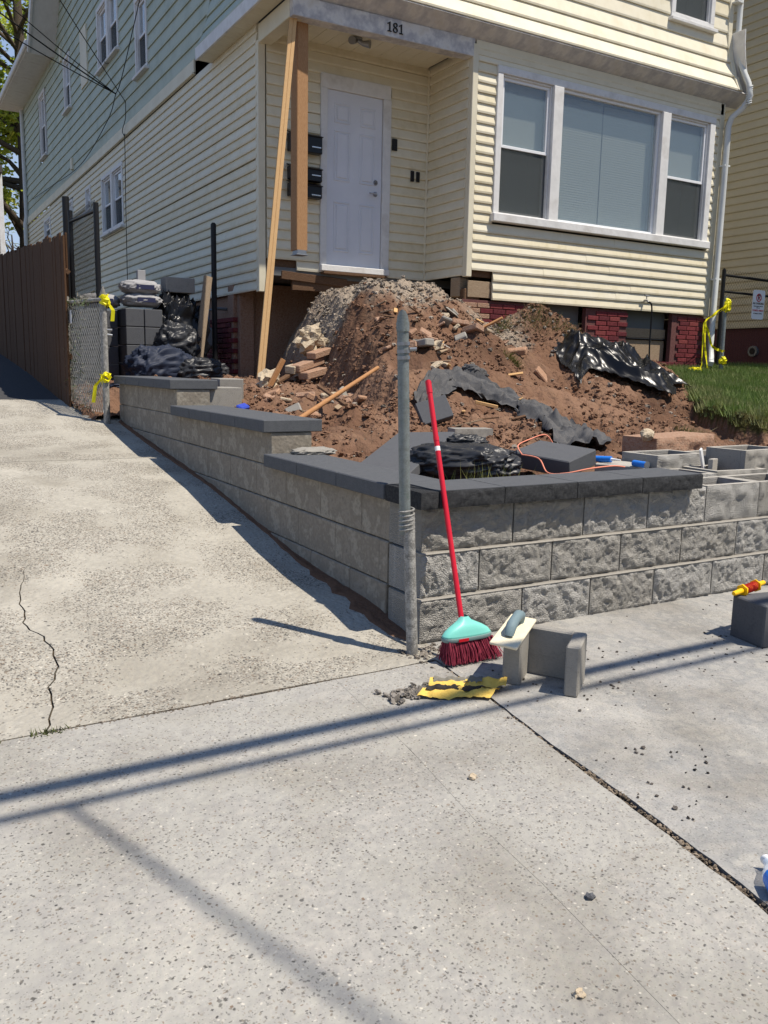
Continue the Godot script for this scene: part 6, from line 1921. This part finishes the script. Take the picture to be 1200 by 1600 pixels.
	obj("body", cb(Vector3(0.2, 0.26, 0.30), 0.03), M.gauge, gm, P(1.80, 1.55, -8.1))
	obj("pipe", tube_mesh([Vector3(1.80, 1.66, -8.02), Vector3(1.80, 1.90, -8.02), Vector3(1.92, 1.93, -8.02), Vector3(2.05, 1.93, -8.02)], 0.02, 8), M.gauge, gm)
	for q in [-8.2, -7.98]:
		obj("dial", tube_mesh([Vector3(1.76, 1.76, q), Vector3(1.73, 1.76, q + 0.01)], [0.05, 0.048], 14), M.gauge, gm)
	obj("dial_face", tube_mesh([Vector3(1.729, 1.76, -8.19), Vector3(1.726, 1.76, -8.19)], [0.036, 0.036], 14), M.white, gm)
	# far house and trees
	var fh := thing("far_house", "sliver of a distant white sided house behind the fence", "house", Vector3(-1.0, 1.8, -36))
	siding(fh, M.creamtrim, front_frame(0, 0, -36), -9.0, 2.6, 1.8, 34, 0.2)
	obj("corner_post", cb(Vector3(0.2, 6.9, 0.2), 0.01), M.trim, fh, P(2.68, 5.2, -36.05))
	obj("roof", cb(Vector3(11.9, 0.3, 6), 0.02), M.roof, fh, P(-3.2, 8.75, -38.5))
	obj("wall_core", cb(Vector3(11.4, 6.8, 5.0), 0.0), M.room, fh, P(-3.2, 5.2, -38.6))
	tree("street_tree", Vector3(4.2, 1.8, -40.0), 24.0, 7.2, 42000, 501, "tall tree with sparse olive spring leaves behind the house's far corner", 0.20)
	tree("bare_tree", Vector3(5.6, 1.8, -56.0), 9.5, 3.5, 900, 502, "small thinly leafed tree in the distance below the tall one", 0.06)

func tree(called: String, at: Vector3, hgt: float, rad: float, leaves: int, seed_: int, label: String, leaf: float) -> void:
	var r := RandomNumberGenerator.new()
	r.seed = seed_
	var t := thing(called, label, "tree", at)
	var tm := MB.new()
	var top := at + Vector3(0, hgt * 0.75, 0)
	tm.tube([at, at.lerp(top, 0.4) + Vector3(0.15, 0, 0), top], [hgt * 0.022, hgt * 0.016, hgt * 0.004], 10)
	var ends := []
	for k in 34:
		var s := r.randf_range(0.25, 0.95)
		var a := at.lerp(top, s)
		var g := r.randf() * TAU
		var ln := rad * (1.15 - s * 0.5) * r.randf_range(0.6, 1.0)
		var e := a + Vector3(cos(g) * ln, ln * r.randf_range(0.15, 0.6), sin(g) * ln)
		var md := a.lerp(e, 0.5) + Vector3(r.randfn(), r.randfn(), r.randfn()) * 0.15 * ln
		tm.tube([a, md, e], [hgt * 0.008 * (1.2 - s), hgt * 0.004, hgt * 0.0012], 5, false)
		for j in 5:
			var a2 := md.lerp(e, r.randf())
			var e2 := a2 + Vector3(r.randfn(), r.randfn() * 0.6 - 0.15, r.randfn()) * ln * 0.26
			tm.tube([a2, a2.lerp(e2, 0.5) + Vector3(0, 0.05 * ln, 0), e2], [hgt * 0.0022, hgt * 0.0015, hgt * 0.0007], 4, false)
			ends.append([a2, e2])
	obj("trunk", tm.mesh(), M.bark, t)
	for c in 3:
		var lm := MB.new()
		for k in leaves / 3:
			var q: Array = ends[r.randi() % ends.size()]
			var p: Vector3 = q[0].lerp(q[1], r.randf_range(0.2, 1.15)) + Vector3(r.randfn(), r.randfn(), r.randfn()) * rad * 0.045
			var b := Basis.from_euler(Vector3(r.randf() * TAU, r.randf() * TAU, r.randf() * TAU))
			var s := leaf * r.randf_range(0.7, 1.5)
			lm.quad(p, p + b * Vector3(s * 0.5, s * 0.35, 0.1 * s), p + b * Vector3(s * 1.3, 0, 0), p + b * Vector3(s * 0.5, -s * 0.35, 0.1 * s))
		var lo := obj("crown", lm.mesh(), M.leaf[c], t)
		lo.set_meta("kind", "stuff")

func _ready() -> void:
	# camera
	var cam := Camera3D.new()
	cam.name = "camera"
	add_child(cam)
	cam.fov = 62.054
	cam.far = 800.0
	cam.near = 0.05
	cam.transform = Transform3D(Basis(Vector3(0.86364891, 0.01967301, 0.50370978), Vector3(0.06653204, 0.98604824, -0.1525856), Vector3(-0.49968396, 0.16529322, 0.85029059)), Vector3(-1.96655, 1.18576, 3.02804))
	cam.current = true
	# sky and exposure
	var env := Environment.new()
	var sky := Sky.new()
	var sm := ProceduralSkyMaterial.new()
	sm.sky_top_color = Color(0.36, 0.49, 0.71)
	sm.sky_horizon_color = Color(0.74, 0.82, 0.91)
	sm.sky_curve = 0.3
	sm.ground_bottom_color = Color(0.40, 0.37, 0.33)
	sm.ground_horizon_color = Color(0.55, 0.56, 0.56)
	sm.sky_energy_multiplier = 0.95
	sky.sky_material = sm
	env.background_mode = Environment.BG_SKY
	env.sky = sky
	env.ambient_light_source = Environment.AMBIENT_SOURCE_SKY
	env.tonemap_mode = Environment.TONE_MAPPER_LINEAR
	env.tonemap_exposure = 1.27
	env.sdfgi_enabled = true
	env.ssao_enabled = true
	env.ssil_enabled = true
	var we := WorldEnvironment.new()
	we.name = "environment"
	we.environment = env
	add_child(we)
	# sun
	var sun := DirectionalLight3D.new()
	sun.name = "sun"
	sun.light_energy = 1.5
	sun.light_color = Color(1.0, 0.965, 0.91)
	sun.light_angular_distance = 0.53
	sun.shadow_enabled = true
	add_child(sun)
	sun.look_at_from_position(Vector3(0.277, 0.892, 0.357) * 10.0, Vector3.ZERO, Vector3.UP)
	dirt_noise.seed = 3
	dirt_noise.frequency = 0.02
	dirt_noise.fractal_octaves = 4
	fine_noise.seed = 9
	fine_noise.frequency = 0.02
	fine_noise.fractal_octaves = 3
	clod_noise.seed = 21
	clod_noise.noise_type = FastNoiseLite.TYPE_CELLULAR
	clod_noise.cellular_return_type = FastNoiseLite.RETURN_DISTANCE
	clod_noise.frequency = 0.085
	clod_noise.fractal_octaves = 2
	rng.seed = 17
	make_materials()
	build_ground()
	build_wall()
	build_house()
	build_street()
	build_across()
	build_wall_things()
	build_left_side()
	build_yard_things()
	build_pole_post()
	build_broom()
	build_front_things()
